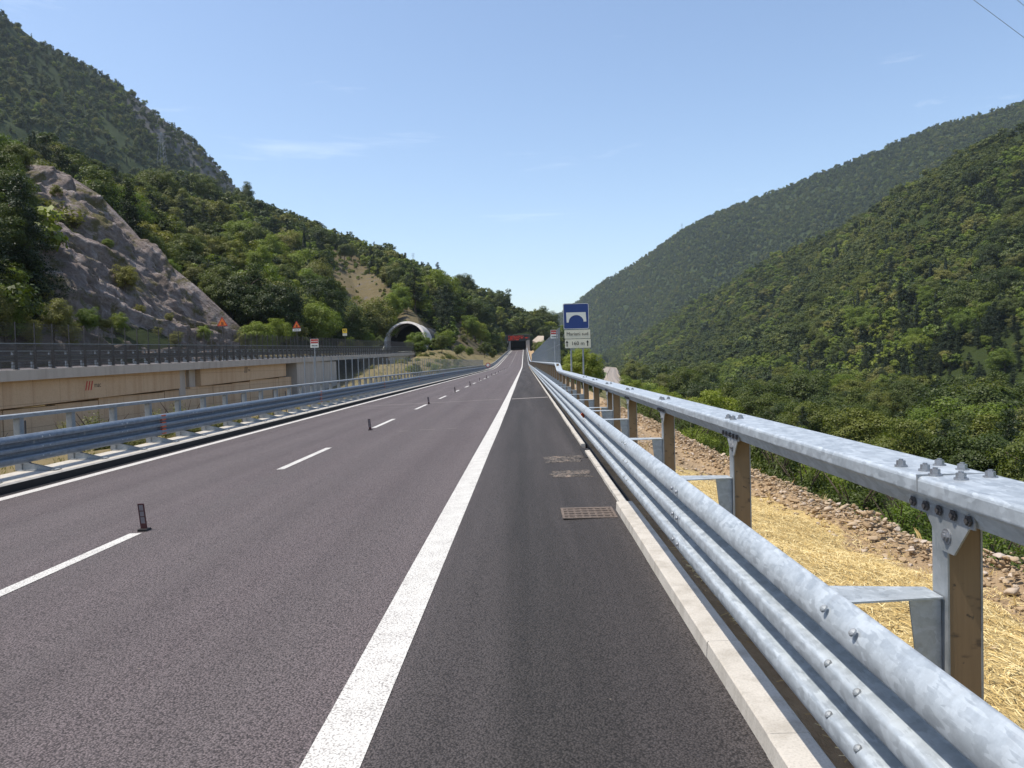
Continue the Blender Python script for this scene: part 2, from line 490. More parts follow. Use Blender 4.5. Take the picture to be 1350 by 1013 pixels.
def ground_z(x, y):
    x = np.asarray(x, float); y = np.asarray(y, float)
    rz = road_z(y)
    right = np.interp(x, [1.0, 1.4, 3.0, 4.3, 4.6, 5.0, 5.6, 7, 14, 45, 62, 130, 400, 6000],
                      [-.06, -.04, -.56, -1.04, -1.04, -.90, -1.15, -2.2, -6, -15, -18, -18.5, -20, -24])
    bk_ = np.interp(y, [0, 6, 10, 16, 40], [.66, .74, 1.0, 1.14, 1.2]); right = np.where(x < 6, right * (bk_ + (1 - bk_) * sstep(5.2, 6, x)), right)
    knoll = 1.0 * sstep(95, 190, y) * (1 - sstep(430, 520, y))
    right = right + rz * np.interp(x, [1.4, 6, 14, 30, 60], [1, .9, .7, .3, 0])
    right = right + knoll * np.interp(x, [2, 4, 7, 9.5, 13], [0, 1.2, 3.6, 3.4, 0])
    left = np.interp(-x, [7.9, 8.7, 9.6, 14, 22, 27, 36, 40, 44, 60, 400, 6000],
                     [-.32, -.34, -.55, -1.05, -1.5, -2.4, -2.0, .8, 1.0, -4, -20, -24])
    mound = sstep(88, 135, y)
    left = left + mound * np.interp(-x, [9, 13, 20, 26, 30, 40, 60], [0, .8, 3.0, 3.6, 3.0, 2.5, 0]) + sstep(140, 200, y) * np.interp(-x, [9, 12, 17, 24, 27, 38, 60], [0, .4, 1.6, 3.2, .6, .3, 0]) + rz * np.interp(-x, [7.9, 14, 40], [1, 1, .3])
    left = left + sstep(0, 200, y) * np.interp(-x, [30, 40, 50, 100], [0, 1.8, 1, 0])
    mid = .025 * x - .12 + rz
    z = np.where(x > 1.0, right, np.where(x < -7.9, left, mid))
    # past the tunnel the road ground sinks back beneath the hill
    far = sstep(474, 560, y)
    return z * (1 - far * (np.abs(x) < 1e9)) + far * np.where(z > -18, -18, z) + 0


def rough_ground(x, y):
    z = ground_z(x, y)
    P = np.stack([x, y, np.zeros_like(x)], -1)
    amp = np.where((x > 1.25), np.interp(x, [1.25, 2, 6, 30], [0.01, .05, .10, .8]), np.where(x < -8.9, np.interp(-x, [8.9, 12, 30], [.02, .15, .4]), 0))
    return z + amp * fbm(P, .7, 4)


def axis(*parts):
    out = []
    for a, b, st in parts: out.append(np.arange(a, b, st))
    return np.unique(np.concatenate(out))


gx = np.concatenate([axis((-4500, -1000, 500), (-1000, -200, 100), (-200, -60, 15), (-60, -30, 3), (-30, -9, 1)), [-8.9, -8.65, -7.9, -4, 0, .98, 1.0], axis((1.12, 8, .22), (8, 20, .8), (20, 70, 5), (70, 400, 25), (400, 1000, 100), (1000, 4501, 500))])
gy = axis((-400, -20, 60), (-20, 0, 4), (0, 30, .4), (30, 80, 1.2), (80, 260, 5), (260, 560, 10), (560, 2000, 80), (2000, 4801, 400))
GX, GY = np.meshgrid(gx, gy, indexing='ij')
GZ = rough_ground(GX, GY)
gm = raw_mesh('ground', np.stack([GX, GY, GZ], -1), grid_faces(len(gx), len(gy)), [M['ground_cover']], smooth=True)
# zones: r straw, g green, b dry grass
nz = fbm(np.stack([GX, GY, GX * 0], -1), .5, 3)
straw = (sstep(1.3, 1.7, GX) * (1 - sstep(4.1, 4.7, GX + .4 * nz))) * (1 - sstep(13, 17, GY + 2 * nz))
green = np.where(GX > 0, sstep(5.5, 6.2, GX), 0) * 1.0 + np.where(GX < -9.6, np.where(GY > 90, .60, .45), 0)
dryz = np.where(GX < -8.9, np.where(GY > 90, .55, .75), 0) + np.where((GX > 7) & (GY > 90) & (GY < 480) & (GX < 30), .5, 0)
meadow = np.exp(-(((GX - 165) / 30) ** 2 + ((GY - 560) / 70) ** 2)) * 0
ca = gm.color_attributes.new('zone', 'FLOAT_COLOR', 'POINT')
ca.data.foreach_set('color', np.stack([straw, green, dryz, np.ones_like(straw)], -1).astype(np.float32).ravel())
tag(link('ground', gm), kind='structure')

# ------------------------------------------------------------------ the road
ys = axis((-12, 40, 1), (40, 170, 5), (170, 480, 5), (480, 541, 10))
rx = np.array([-7.86, -6, -4, -2, 0, .55, .985])
RX, RY = np.meshgrid(rx, ys, indexing='ij')
rm = raw_mesh('road', np.stack([RX, RY, .025 * RX + road_z(RY)], -1), grid_faces(len(rx), len(ys)), [M['asphalt']])
road = tag(link('road', rm), kind='structure')


def stripe(name, x0, x1, y0, y1, mat, lift=.004, ragged=0.0, x_shift=None):
    n_ = max(2, int((y1 - y0) / (1.0 if y1 - y0 < 20 else 4)) + 1)
    yy = np.linspace(y0, y1, n_); vs, fs = [], []
    for k, y in enumerate(yy):
        s_ = x_shift(y) if x_shift else 0
        a = x0 + s_ + random.uniform(-ragged, ragged); b = x1 + s_ + random.uniform(-ragged, ragged)
        z = float(road_z(y)) + lift
        vs += [(a, y, .025 * a + z), (b, y, .025 * b + z)]
        if k: fs.append((2 * k - 2, 2 * k - 1, 2 * k + 1, 2 * k))
    mb = MB(); mb.add(vs, fs)
    return mb.build(name, mat, road)


stripe('edge_line', -.955, -.705, -6, 469, M['road_paint'], ragged=.006, x_shift=lambda y: min(.06, max(0, (y - 3) * .003)))
stripe('edge_line', -7.66, -7.46, -6, 469, M['road_paint'], ragged=.003)
for k in range(56):
    y0 = 4.75 + 7.95 * k
    stripe('lane_dash', -4.19, -4.06, y0, y0 + 3.2, M['road_paint'])
# seams of the bridge joints and saw cuts across the carriageway
n = NT('joint_filler'); co = n.co()
n.done(n.bsdf(n.mix(n.noise(co, 3, 5), (.12, .105, .10), (.27, .245, .23)), .9, 0, .2))


def cross_strip(name, x0, x1, y, wdt, mat, lift=.003):
    mb = MB(); xs = np.linspace(x0, x1, 24); vs, fs = [], []
    for k, x in enumerate(xs):
        j = random.uniform(-.03, .03)
        vs += [(x, y + j, .025 * x + lift), (x, y + j + wdt, .025 * x + lift)]
        if k: fs.append((2 * k - 2, 2 * k, 2 * k + 1, 2 * k - 1))
    mb.add(vs, fs); return mb.build(name, mat, road)


cross_strip('expansion_joint', -.6, .95, 32.6, .55, M['joint_filler'])
cross_strip('expansion_joint', -7.4, -1.0, 32.9, .22, M['joint_filler'])
cross_strip('expansion_joint', -7.4, -4.4, 30.6, .10, M['joint_filler'])
cross_strip('chalk_mark', -2.7, -2.3, 19.2, .08, M['joint_filler'])
cross_strip('chalk_mark', -2.0, -1.75, 19.2, .07, M['joint_filler'])
cross_strip('chalk_mark', -3.2, -2.95, 19.1, .07, M['joint_filler'])

# rough patches where gullies were cut into the shoulder
n = NT('rough_patch'); co = n.co()
lump = n.vor(co, 26, 'F1', 1); pk = n.noise(co, 9, 5, .7)
c = n.ramp(pk, [(.35, (.035, .033, .033)), (.52, (.10, .088, .08)), (.7, (.24, .185, .145))])
n.done(n.bsdf(c, .9, 0, .2, n.bump(lump, 1, -.03)))


def patch(name, x0, x1, y0, y1, mat, amp):
    nx, ny = 44, 30
    xs = np.linspace(x0, x1, nx); yy = np.linspace(y0, y1, ny); A, B = np.meshgrid(xs, yy, indexing='ij')
    P = np.stack([A, B, A * 0], -1)
    edge = np.minimum(np.minimum(A - x0, x1 - A) / .05, np.minimum(B - y0, y1 - B) / .05).clip(0, 1)
    A2 = A + .05 * fbm(P, 6, 2) * (1 - edge); B2 = B + .05 * fbm(P + 9, 6, 2) * (1 - edge)
    Z = .025 * A2 + .003 + edge * (.002 + amp * (fbm(P, 14, 3) * .5 + .5).clip(0, 1.2))
    return link(name, raw_mesh(name, np.stack([A2, B2, Z], -1), grid_faces(nx, ny), [mat], smooth=True), road)


patch('rough_patch', .30, .88, 11.9, 12.6, M['rough_patch'], .02)
patch('rough_patch', .30, .86, 10.35, 10.95, M['rough_patch'], .02)
# the gully grate
gr = thing('drain_grate', 'pale rusty gully grate of small openings set in the dark shoulder beside the kerb', 'drain', (.61, 7.88, .0195))
gr.scale = (.80, .68, 1)
mb = MB(); mb.box(-.34, .34, -.40, -.36, 0, .008); mb.box(-.34, .34, .36, .40, 0, .008); mb.box(-.34, -.31, -.36, .36, 0, .008); mb.box(.31, .34, -.36, .36, 0, .008)
mb.build('frame', M['grate_iron'], gr)
mb = MB()
for k in range(8): mb.box(-.31 + .0, .31, -.33 + k * .09, -.285 + k * .09, .0, .007 + .003 * (k % 2))
for k in range(7): mb.box(-.27 + k * .088, -.245 + k * .088, -.36, .36, 0, .0055)
mb.build('bars', M['grate_iron'], gr)
mb = MB(); mb.box(-.31, .31, -.36, .36, -.004, .0015); mb.build('pit', M['marker_rubber'], gr)

# kerb on the shoulder side: a raised near length, then a lower one
mb = MB(); y = -3.0
while y < 8.0:
    j = random.uniform(-.0025, .0025); ln = min(1.0, 8.0 - y)
    x0 = .985 if False else .905
    mb.prism([(x0 + j, -.1), (x0 + j + .012, .102), (x0 + j + .02, .11), (1.075 + j, .112), (1.085 + j, .105), (1.09 + j, -.1)], y, y + ln - .0025)
    y += 1.0
y = 8.0
while y < 160:
    if not 12.2 < y < 13.6:
        j = random.uniform(-.006, .006); z = float(road_z(y))
        mb.prism([(.975 + j, -.1 + z), (.98 + j, .062 + z), (1.06 + j, .066 + z), (1.065 + j, -.1 + z)], y + .004, y + (.99 if y < 40 else 1.99))
    y += 1.0 if y < 40 else 2.0
kerb = tag(mb.build('kerb', M['kerb_concrete']), kind='structure')
mb = MB(); mb.prism([(1.092, -.2), (1.092, .05), (1.112, .045), (1.112, -.2)], -3, 160); mb.build('dark_strip', M['marker_rubber'], kerb)
mb = MB(); mb.box(.93, 1.10, 12.25, 13.55, -.1, .034); mb.build('drain_channel', M['marker_rubber'], kerb)
# kerb beam on the median side
mb = MB(); pth = [(0, y, float(road_z(y))) for y in axis((-6, 170, 8), (170, 476, 6))]
mb.sweep([(-7.87, -.35), (-7.85, -.07), (-7.88, -.045), (-8.62, -.04), (-8.64, -.6)], pth, True)
mk_ = tag(mb.build('median_kerb', M['kerb_concrete']), kind='structure')
mb = MB(); mb.sweep([(-7.866, -.30), (-7.846, -.072), (-7.842, -.30)], pth, True)  # near-black strips painting in the kerb face's shade and its shadow below
mb.sweep([(-7.85, -.21), (-7.85, -.189), (-7.74, -.187), (-7.74, -.21)], pth, True); mb.build('dark_strip', M['marker_rubber'], mk_)

# ------------------------------------------------------------------ crash barriers


def wave_profile(sign, x_front, z0, h=.475, depth=.092, n=73):
    """three-ribbed beam seen from the road: sign -1 when the road lies towards -X"""
    out = []
    for k in range(n):
        t = k / (n - 1)
        ph = t * 3 * 2 * math.pi
        c = .5 - .5 * math.cos(ph)                       # 0 at lips and valleys, 1 at crests
        c = sstep(.20, .72, c) * .85 + .15 * c
        c = max(c, .45 if (t < .1 or t > .9) and False else c)
        if t < 1 / 6: c = 1 - .58 * (1 - 6 * t) ** 2
        if t > 5 / 6: c = 1 - .58 * (6 * t - 5) ** 2
        out.append((x_front + (-sign) * depth * (1 - float(c)) if sign < 0 else x_front - depth * (1 - float(c)), z0 + h * t))
    return out


def beam_mesh(prof, path, name, mats, parent):
    back = [(x, z) for x, z in prof]
    mb = MB(); mb.sweep(back, path)
    o = mb.build(name, mats, parent, smooth=True)
    md = o.modifiers.new('sheet', 'SOLIDIFY'); md.thickness = .004; md.offset = 0
    return o


def bolt(name, parent, p, axis_, r=.016, h=.012, mat=None, hexa=True, washer=True):
    mb = MB(); a = Vector(axis_).normalized(); p = Vector(p)
    if washer: mb.tube([p - a * .002, p + a * .004], r * 1.38, 14)
    if hexa:
        mb.tube([p + a * .003, p + a * h], [r, r * .96], 6)
        mb.tube([p + a * (h - .001), p + a * (h + .005)], r * .5, 8)
    else:
        mb.tube([p + a * .0, p + a * h * .5, p + a * h * .85, p + a * h], [r, r * .92, r * .6, r * .2], 12)
    return mb.build(name, mat or M['bolt_steel'], parent)


def rise(y):      # the hand rail steps up where the bridge begins
    return .27 * float(sstep(29.6, 32.4, y))


gr = thing('guardrail', 'long galvanised steel guardrail with triple ridged beam and flat top rail beside the dark shoulder', 'guardrail', (0, 0, 0))
BZ, BH = .418, .462
pr = wave_profile(-1, .868, BZ, BH)
pth = [(0, float(y), float(road_z(y))) for y in axis((-1.2, 40, .6), (40, 170, 4), (170, 470, 5))]
beam = beam_mesh(pr, pth, 'wave_beam', M['galvanised_steel'], gr)
# lap of one beam length over the next, a hair proud
for y0 in (2.0, 6.7, 11.4):
    for t, dz in ((5 / 6, .040), (.5, .030), (1 / 6, .030)):
        for yy in (y0 + .07, y0 + .27):
            bolt('bolt', beam, (.867 if t > .8 else .876, yy, BZ + BH * t + dz), (-1, 0, .9), .0128, .011, M['dull_steel'], hexa=False, washer=False)
for y0 in (0.2, 4.4, 9.0, 14, 16.2, 18.6):
    for t in (5 / 6, .5, 1 / 6):
        for yy in (y0 + .07, y0 + .2): bolt('bolt', beam, (.862, yy, BZ + BH * t + .012), (-1, 0, .45), .012, .01, hexa=False, washer=False)
mb = MB()      # orange reflector tucked in the upper hollow
mb.add([(.862, 12.0, .735), (.925, 12.06, .66), (.925, 12.06, .805), (.862, 12.09, .735), (.925, 12.10, .66), (.925, 12.10, .805)], [(0, 1, 2), (5, 4, 3), (0, 3, 4, 1), (1, 4, 5, 2), (2, 5, 3, 0)])
rf = mb.build('reflector', M['reflector_orange'], beam); rf.location = (-.012, 0, 0)

# flat top rail
hx, hz, hw = 1.225, 1.205, .235
prof = [(hx + .012, hz - .062), (hx, hz - .052), (hx, hz - .014), (hx + .004, hz - .004), (hx + .014, hz), (hx + hw - .014, hz + .004), (hx + hw - .004, hz), (hx + hw, hz - .01), (hx + hw, hz - .055), (hx + hw - .012, hz - .062),
        (hx + hw - .02, hz - .062), (hx + hw - .02, hz - .115), (hx + hw - .028, hz - .115), (hx + hw - .028, hz - .02), (hx + .034, hz - .02), (hx + .034, hz - .06), (hx + .064, hz - .116), (hx + .056, hz - .120), (hx + .02, hz - .062)]
pth = [(0, float(y), float(road_z(y)) + rise(y)) for y in axis((-1.2, 28, 2.4), (28, 34, .4), (34, 170, 6), (170, 470, 6))]
mb = MB(); mb.sweep(prof, pth, True)
rail = mb.build('top_rail', M['galvanised_steel'], gr)
bv = rail.modifiers.new('edge', 'BEVEL'); bv.width = .004; bv.segments = 2; bv.limit_method = 'ANGLE'; bv.angle_limit = R(40)
mb = MB(); mb.box(hx - .0012, hx + hw + .001, 2.43, 2.437, hz - .05, hz + .0052); mb.build('rail_seam', M['dull_steel'], rail)

PX0, PX1 = 1.268, 1.366           # steel posts, an open channel with its web towards the driver


def post_mesh(y, zt, detail=True):
    mb = MB(); d = .085
    zb = -1.0
    mb.box(PX0 + .004, PX1, 0, .006, zb, zt, 1)                       # web
    mb.box(PX0 - .002, PX0 + .004, -.002, d, zb, zt, 0)               # road-side flange
    mb.box(PX1, PX1 + .006, -.002, d, zb, zt, 0)
    mb.box(PX0 + .004, PX0 + .03, d - .006, d, zb, zt, 0)
    return mb


def spacer_mesh(y):
    mb = MB()
    a = [(.93, .0, .838), (1.262, .035, .838), (1.262, .145, .838), (.93, .18, .838)]
    mb.add([(x, yy - .02, z) for x, yy, z in a] + [(x, yy - .02, z + .006) for x, yy, z in a], [(3, 2, 1, 0), (4, 5, 6, 7), (0, 1, 5, 4), (1, 2, 6, 5), (2, 3, 7, 6), (3, 0, 4, 7)])
    b = [(1.19, .60), (1.262, .60), (1.262, .837), (1.165, .837)]
    mb.add([(x, .03, z) for x, z in b] + [(x, .036, z) for x, z in b], [(0, 1, 2, 3), (7, 6, 5, 4), (0, 4, 5, 1), (1, 5, 6, 2), (2, 6, 7, 3), (3, 7, 4, 0)])
    b = [(.948, .50), (.96, .50), (.96, .837), (.948, .837)]
    mb.add([(x, .02, z) for x, z in b] + [(x, .12, z) for x, z in b], [(0, 1, 2, 3), (7, 6, 5, 4), (0, 4, 5, 1), (1, 5, 6, 2), (2, 6, 7, 3), (3, 7, 4, 0)])
    return mb


post_ys = [2.34 + 2.4 * k for k in range(-1, 184)]
first_post = first_sp = None
rest = MB()
extra = [11.2]                       # a doubled post
for k, y in enumerate(sorted(post_ys + extra)):
    z = float(road_z(y)) + (rise(y) if y > 28 else 0)
    if k < 98:
        if first_post is None or y > 30 and y - 30 < 2.4:
            first_post = post_mesh(y, hz - .02 + (0 if y < 30 else .27)).build('post', [M['dull_steel'], M['stained_web']], gr, loc=(0, y, 0))
            first_me = first_post.data
        else:
            p_ = first_post.copy(); COL.objects.link(p_); p_.parent = gr; p_.location = (0, y, float(road_z(y)))
        if k < 40:
            if first_sp is None:
                first_sp = spacer_mesh(y).build('spacer_plate', M['galvanised_steel'], gr, loc=(0, y, 0))
            else:
                s_ = first_sp.copy(); COL.objects.link(s_); s_.parent = gr; s_.location = (0, y, float(road_z(y)))
    else:
        rest.box(PX0, PX1, y, y + .1, float(road_z(y)) - 1, hz + z)
tag(rest.build('distant_post', M['dull_steel'], gr), kind='stuff')
# gusset plates below the rail and bolts on top of it
for k in range(7):
    y = 2.34 + 2.4 * (k - 0)
    mb = MB()
    g = [(-.16, hz - .068), (.20, hz - .068), (.20, hz - .118), (.10, hz - .118), (.01, hz - .215), (-.055, hz - .215), (-.135, hz - .118), (-.16, hz - .118)]
    xx = PX0 - .012
    mb.add([(xx, y + a, b) for a, b in g] + [(xx + .006, y + a, b) for a, b in g], [tuple(range(8)), tuple(reversed(range(8, 16)))] + [(i, 8 + i, 8 + (i + 1) % 8, (i + 1) % 8) for i in range(8)])
    gp = mb.build('gusset_plate', M['dull_steel'], rail)
    if k < 5:
        for q in range(5): bolt('bolt', rail, (xx - .001, y - .14 + .078 * q, hz - .094), (-1, 0, 0), .017, .008, M['dark_steel'], hexa=True, washer=False)
        bolt('bolt', rail, (xx, y - .02, hz - .165), (-1, 0, 0), .017, .01, M['bolt_steel'], hexa=True)
    spots = [(.045, .02), (.105, .075), (.045, .13)]
    if k == 0: spots = [(.055, .155), (.135, .05), (.055, .30), (.19, .155)] and [(.05, .28), (.075, .17), (.175, .27), (.19, .16), (.055, .07), (.185, .00), (.085, -.02)]
    for a, b in spots:
        bolt('bolt', rail, (hx + a, y + b - (.02 if k else -.02), hz + .003), (0, 0, 1), .0150, .019)

# ---- barrier on the median side
gl = thing('guardrail', 'steel guardrail with shaded ridged beam standing on the white kerb beside the median', 'guardrail', (0, 0, 0))
prl = wave_profile(1, -8.29, .125, .475)
pth = [(0, float(y), float(road_z(y))) for y in axis((4, 170, 3), (170, 470, 5))]
lb = beam_mesh(prl, pth, 'wave_beam', M['shaded_steel'], gl)
for y in (17.35, 31.0, 45.2, 60, 78, 96):
    mb = MB(); z = float(road_z(y))
    for zz in (.205, .36, .52): mb.box(-8.345, -8.2955, y, y + .2, zz - .06, zz + .06)
    o = mb.build('reflector', M['reflector_orange'], lb)
for y in (13.0, 15.6, 19, 22.4, 26):
    for t in (5 / 6, .5, 1 / 6):
        for dy in (0, .2): bolt('bolt', lb, (-8.288, y + dy, .125 + .475 * t), (1, 0, 0), .014, .01, M['galvanised_steel'], hexa=False, washer=False)
hl = -8.72
prof = [(hl, .86), (hl, .915), (hl + .012, .925), (hl + .17, .925), (hl + .18, .915), (hl + .18, .86), (hl + .165, .86), (hl + .165, .905), (hl + .015, .905), (hl + .015, .86)]
pth = [(0, float(y), float(road_z(y))) for y in axis((4, 170, 6), (170, 470, 6))]
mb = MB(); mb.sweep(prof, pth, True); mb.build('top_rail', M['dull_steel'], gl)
lp = None; rest = MB()
for k in range(290):
    y = 11.4 + 1.5 * k; z = float(road_z(y))
    if y > 468: break
    if k < 97:
        if lp is None or (lp.get('t') is None and y > 32):
            t_ = .86
            mb = MB()
            mb.box(-8.68, -8.58, -.055, -.047, -.04, t_); mb.box(-8.68, -8.58, .047, .055, -.04, t_); mb.box(-8.682, -8.674, -.055, .055, -.04, t_)
            mb.box(-8.578, -8.57, -.055, .055, -.04, t_)
            new = mb.build('post', M['dull_steel'], gl, loc=(0, y, 0))
            if y > 32: new['t'] = 1
            mb = MB()
            mb.box(-8.62, -7.97, -.10, .10, -.0385, -.026)
            for s_ in (-.03, .03):
                t3 = [(-8.569, -.0255), (-8.06, -.0255), (-8.06, -.012), (-8.44, .08), (-8.569, .16)]
                mb.add([(x, s_ - .004, zz) for x, zz in t3] + [(x, s_ + .004, zz) for x, zz in t3], [tuple(reversed(range(5))), tuple(range(5, 10))] + [(i, (i + 1) % 5, 5 + (i + 1) % 5, 5 + i) for i in range(5)])
            mb.box(-8.45, -8.372, -.03, .03, .30, .58)
            fb = mb.build('base_bracket', M['dull_steel'], new)
            for bx, by in ((-8.0, .09), (-8.0, -.09), (-8.5, .09), (-8.5, -.09)): bolt('bolt', new, (bx, by, -.026), (0, 0, 1), .013, .016)
            lp = new
        else:
            p_ = lp.copy(); COL.objects.link(p_); p_.parent = gl; p_.location = (0, y, z)
            for ch in lp.children:
                if ch.name.startswith('bolt') and k > 9: continue
                c_ = ch.copy(); COL.objects.link(c_); c_.parent = p_
    else:
        rest.box(-8.68, -8.57, y - .05, y + .05, z - .04, z + .86)
tag(rest.build('distant_post', M['dull_steel'], gl), kind='stuff')

# dark stakes standing in the median just behind that barrier
for k in range(12):
    y = 12.05 + 1.5 * k
    mb = MB(); a = random.uniform(-.03, .03); h = .98 + random.uniform(-.08, .08)
    mb.tube([(-8.95, y, -.7), (-8.95 + a * .5, y, h * .4), (-8.95 + a, y + random.uniform(-.03, .03), h * .78)], .017, 6)
    tag(mb.build('stake', M['dark_steel']), 'thin dark steel stake standing between two posts behind the median guardrail', 'stake', 'dark stakes behind the median guardrail')


# ------------------------------------------------------------------ bar fences


def bar_fence(name, label, x, y0, y1, z_low, z_top, pitch, post_step, base=road_z, post_w=.08, mid=True, mat='fence_steel', slim=.012, n_parts=95, hbars=4, panel_top=None, thick=.003):
    f = thing(name, label, 'fence', (0, 0, 0))
    py = np.arange(y0, y1 + .01, post_step)
    rest = MB(); proto = None
    for k, y in enumerate(py):
        z = float(base(y))
        if k < n_parts:
            if proto is None:
                mb = MB(); mb.box(x - post_w / 2, x + post_w / 2, -post_w / 2, -post_w / 2 + .012, z_low, z_top); mb.box(x - post_w / 2, x + post_w / 2, post_w / 2 - .012, post_w / 2, z_low, z_top)
                mb.box(x - .006, x + .006, -post_w / 2 + .012, post_w / 2 - .012, z_low, z_top)
                proto = mb.build('post', M[mat], f, loc=(0, y, z))
            else:
                p_ = proto.copy(); COL.objects.link(p_); p_.parent = f; p_.location = (0, y, z)
        else: rest.box(x - .04, x + .04, y - .04, y + .04, z + z_low, z + z_top)
    if rest.v: tag(rest.build('distant_post', M[mat], f), kind='stuff')
    top = panel_top or z_top
    for a, b in zip(py[:-1], py[1:]):
        if a > 140 and len(f.children) > 190: break
        mb = MB(); za, zb = float(base(a)), float(base(b))
        nn = max(2, int((b - a) / pitch))
        for q in range(1, nn):
            t = q / nn; y = a + (b - a) * t; z = za + (zb - za) * t
            mb.box(x - thick / 2, x + thick / 2, y - slim / 2, y + slim / 2, z + z_low, z + top)
        for q in range(hbars):
            t = q / (hbars - 1); zz = z_low + .01 + (top - z_low - .02) * t
            mb.bar((x, a + .05, za + zz), (x, b - .05, zb + zz), .012, .016)
        mb.build('grating_panel', M[mat], f)
    return f


bar_fence('bridge_fence', 'tall grey bar fence on the bridge edge beyond the blue sign', 1.52, 33.2, 172, .1, 3.0, .19, 1.5, slim=.02, thick=.004, hbars=5, post_w=.03)
bar_fence('bridge_fence', 'long grey bar fence standing behind the median guardrail towards the stone portal', -9.35, 32.5, 172, -.3, 2.05, .15, 1.5, slim=.008, thick=.003, post_w=.04, hbars=3)

# ------------------------------------------------------------------ the other carriageway on its viaduct
DX = -26.0
via = thing('viaduct', 'long concrete viaduct with ochre girders and grey parapet carrying the other carriageway', 'viaduct', (DX, 60, 0))


def vpart(mb, name, mat, parent=via, smooth=False):
    o = mb.build(name, M[mat], parent, smooth)
    o.matrix_parent_inverse = Matrix.Translation((-DX, -60, 0)) if parent is via else Matrix.Identity(4)
    return o


def deck_prism(poly, y0, y1, step=12):
    mb = MB(); pts = [(0, float(y), float(deck_z(y))) for y in np.unique(np.concatenate([np.arange(y0, y1, step), [y1]]))]
    mb.sweep(poly, pts, True); return mb


vpart(deck_prism([(DX - 12.3, -.35), (DX - 12.3, -.02), (DX - .55, -.02), (DX - .55, -.35)], 12, 206), 'deck', 'asphalt')
vpart(deck_prism([(DX - .548, -.35), (DX - .548, .04), (DX - .0, .0), (DX, -.56), (DX - .12, -.56), (DX - .14, -.36)], 12, 206, 6), 'parapet', 'grey_concrete')
for y0, y1 in ((14, 58.4), (62.2, 84.6)):
    vpart(deck_prism([(DX - .42, -.352), (DX - .42, -1.95), (DX - 1.0, -2.05), (DX - 1.0, -.352)], y0, y1, 8), 'girder', 'ochre_concrete')
vpart(deck_prism([(DX - 11.4, -.352), (DX - 11.4, -2.0), (DX - 6.4, -2.0), (DX - 6.4, -.352)], 14, 84.6, 8), 'rear_girder', 'ochre_concrete')
mb = MB(); mb.prism([(DX - 11, -4), (DX - 11, 1.7), (DX - 1.05, 1.7), (DX - 1.05, -4)], 58.9, 61.7); vpart(mb, 'pier', 'ochre_concrete')
mb = MB(); mb.prism([(DX - 1.5, -.4), (DX - 1.5, 1.72), (DX - .55, 1.72), (DX - .55, -.4)], 58.5, 59.6); mb.prism([(DX - 1.5, -.4), (DX - 1.5, 1.74), (DX - .8, 1.74), (DX - .8, -.4)], 60.9, 62.0); vpart(mb, 'bearing_block', 'grey_concrete')
mb = MB(); z_ = float(deck_z(98)); mb.prism([(DX - 12, -4), (DX - 12, z_ - .60), (DX - .22, z_ - .60), (DX - .22, -4)], 88.0, 106.5); vpart(mb, 'abutment', 'grey_concrete')
mb = MB()
for y in (94, 100.2): mb.box(DX - .225, DX - .214, y, y + .05, -3, 2.2)
vpart(mb, 'construction_joint', 'dark_steel')
# retaining wall of pale panels beneath the spans
mb = MB()
for k, y in enumerate(np.arange(34.2, 87.0, 4.4)):
    top = -.16 + .0169 * (y - 43) + (.0 if k % 3 else .08)
    mb.prism([(DX - 1.2, -4), (DX - 1.2, top), (DX - .62 + .03 * (k % 2), top), (DX - .62 + .03 * (k % 2), -4)], y + .03, y + 4.37)
vpart(mb, 'retaining_wall', 'ochre_concrete')
# last spans before the portal, on squat piers with dark openings
mb = MB()
for y in (150, 166, 176.5, 189, 197):
    zz = float(deck_z(y)); mb.prism([(DX - 6, -2), (DX - 6, zz - 1.3), (DX - .3, zz - 1.3), (DX - .3, -2)], y, y + (4 if y < 190 else 8))
vpart(mb, 'pier', 'grey_concrete')
vpart(deck_prism([(DX - 6, -1.32), (DX - 6, -.352), (DX - .25, -.352), (DX - .25, -1.32)], 148, 205), 'cross_beam', 'grey_concrete')
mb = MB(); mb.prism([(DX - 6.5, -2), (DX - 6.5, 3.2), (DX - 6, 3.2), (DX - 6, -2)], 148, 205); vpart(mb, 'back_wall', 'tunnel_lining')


def text_mesh(name, body, size, mat, parent, loc, rot, align='LEFT', extrude=.0015):
    cu = bpy.data.curves.new('t', 'FONT'); cu.body = body; cu.size = size; cu.extrude = extrude; cu.align_x = align; cu.align_y = 'CENTER'
    o = bpy.data.objects.new('t', cu); COL.objects.link(o)
    bpy.context.view_layer.update()
    me = bpy.data.meshes.new_from_object(o.evaluated_get(bpy.context.evaluated_depsgraph_get()))
    bpy.data.objects.remove(o); bpy.data.curves.remove(cu)
    me.name = name; me.materials.clear(); me.materials.append(M[mat])
    ob = link(name, me, parent); ob.location = loc; ob.rotation_euler = rot
    return ob


# painted maker's marks on the girders: three red slashes and small dark letters
for (px, py, body, yy) in ((112, 509, 'mac', None), (322, 488, 'mac', None)):
    p = at_side(px, py, DX - .415)
    mb = MB()
    for k in range(3):
        y = p[1] + .28 * k
        mb.add([(DX - .416, y, p[2] - .28), (DX - .416, y + .13, p[2] - .28), (DX - .416, y + .33, p[2] + .28), (DX - .416, y + .20, p[2] + .28)], [(0, 1, 2, 3)])
    vpart(mb, 'painted_slashes', 'sign_red' if px < 200 else 'sign_black')
    if px < 200:
        t_ = text_mesh('painted_letters', body, .46, 'sign_black', via, (DX - .416 - DX, p[1] + 1.0 - 60, p[2] + .02), (R(90), 0, R(90)))
    else:
        t_ = text_mesh('painted_letters', body, .34, 'sign_black', via, (DX - .416 - DX, p[1] + 1.0 - 60, p[2]), (R(90), 0, R(90)))

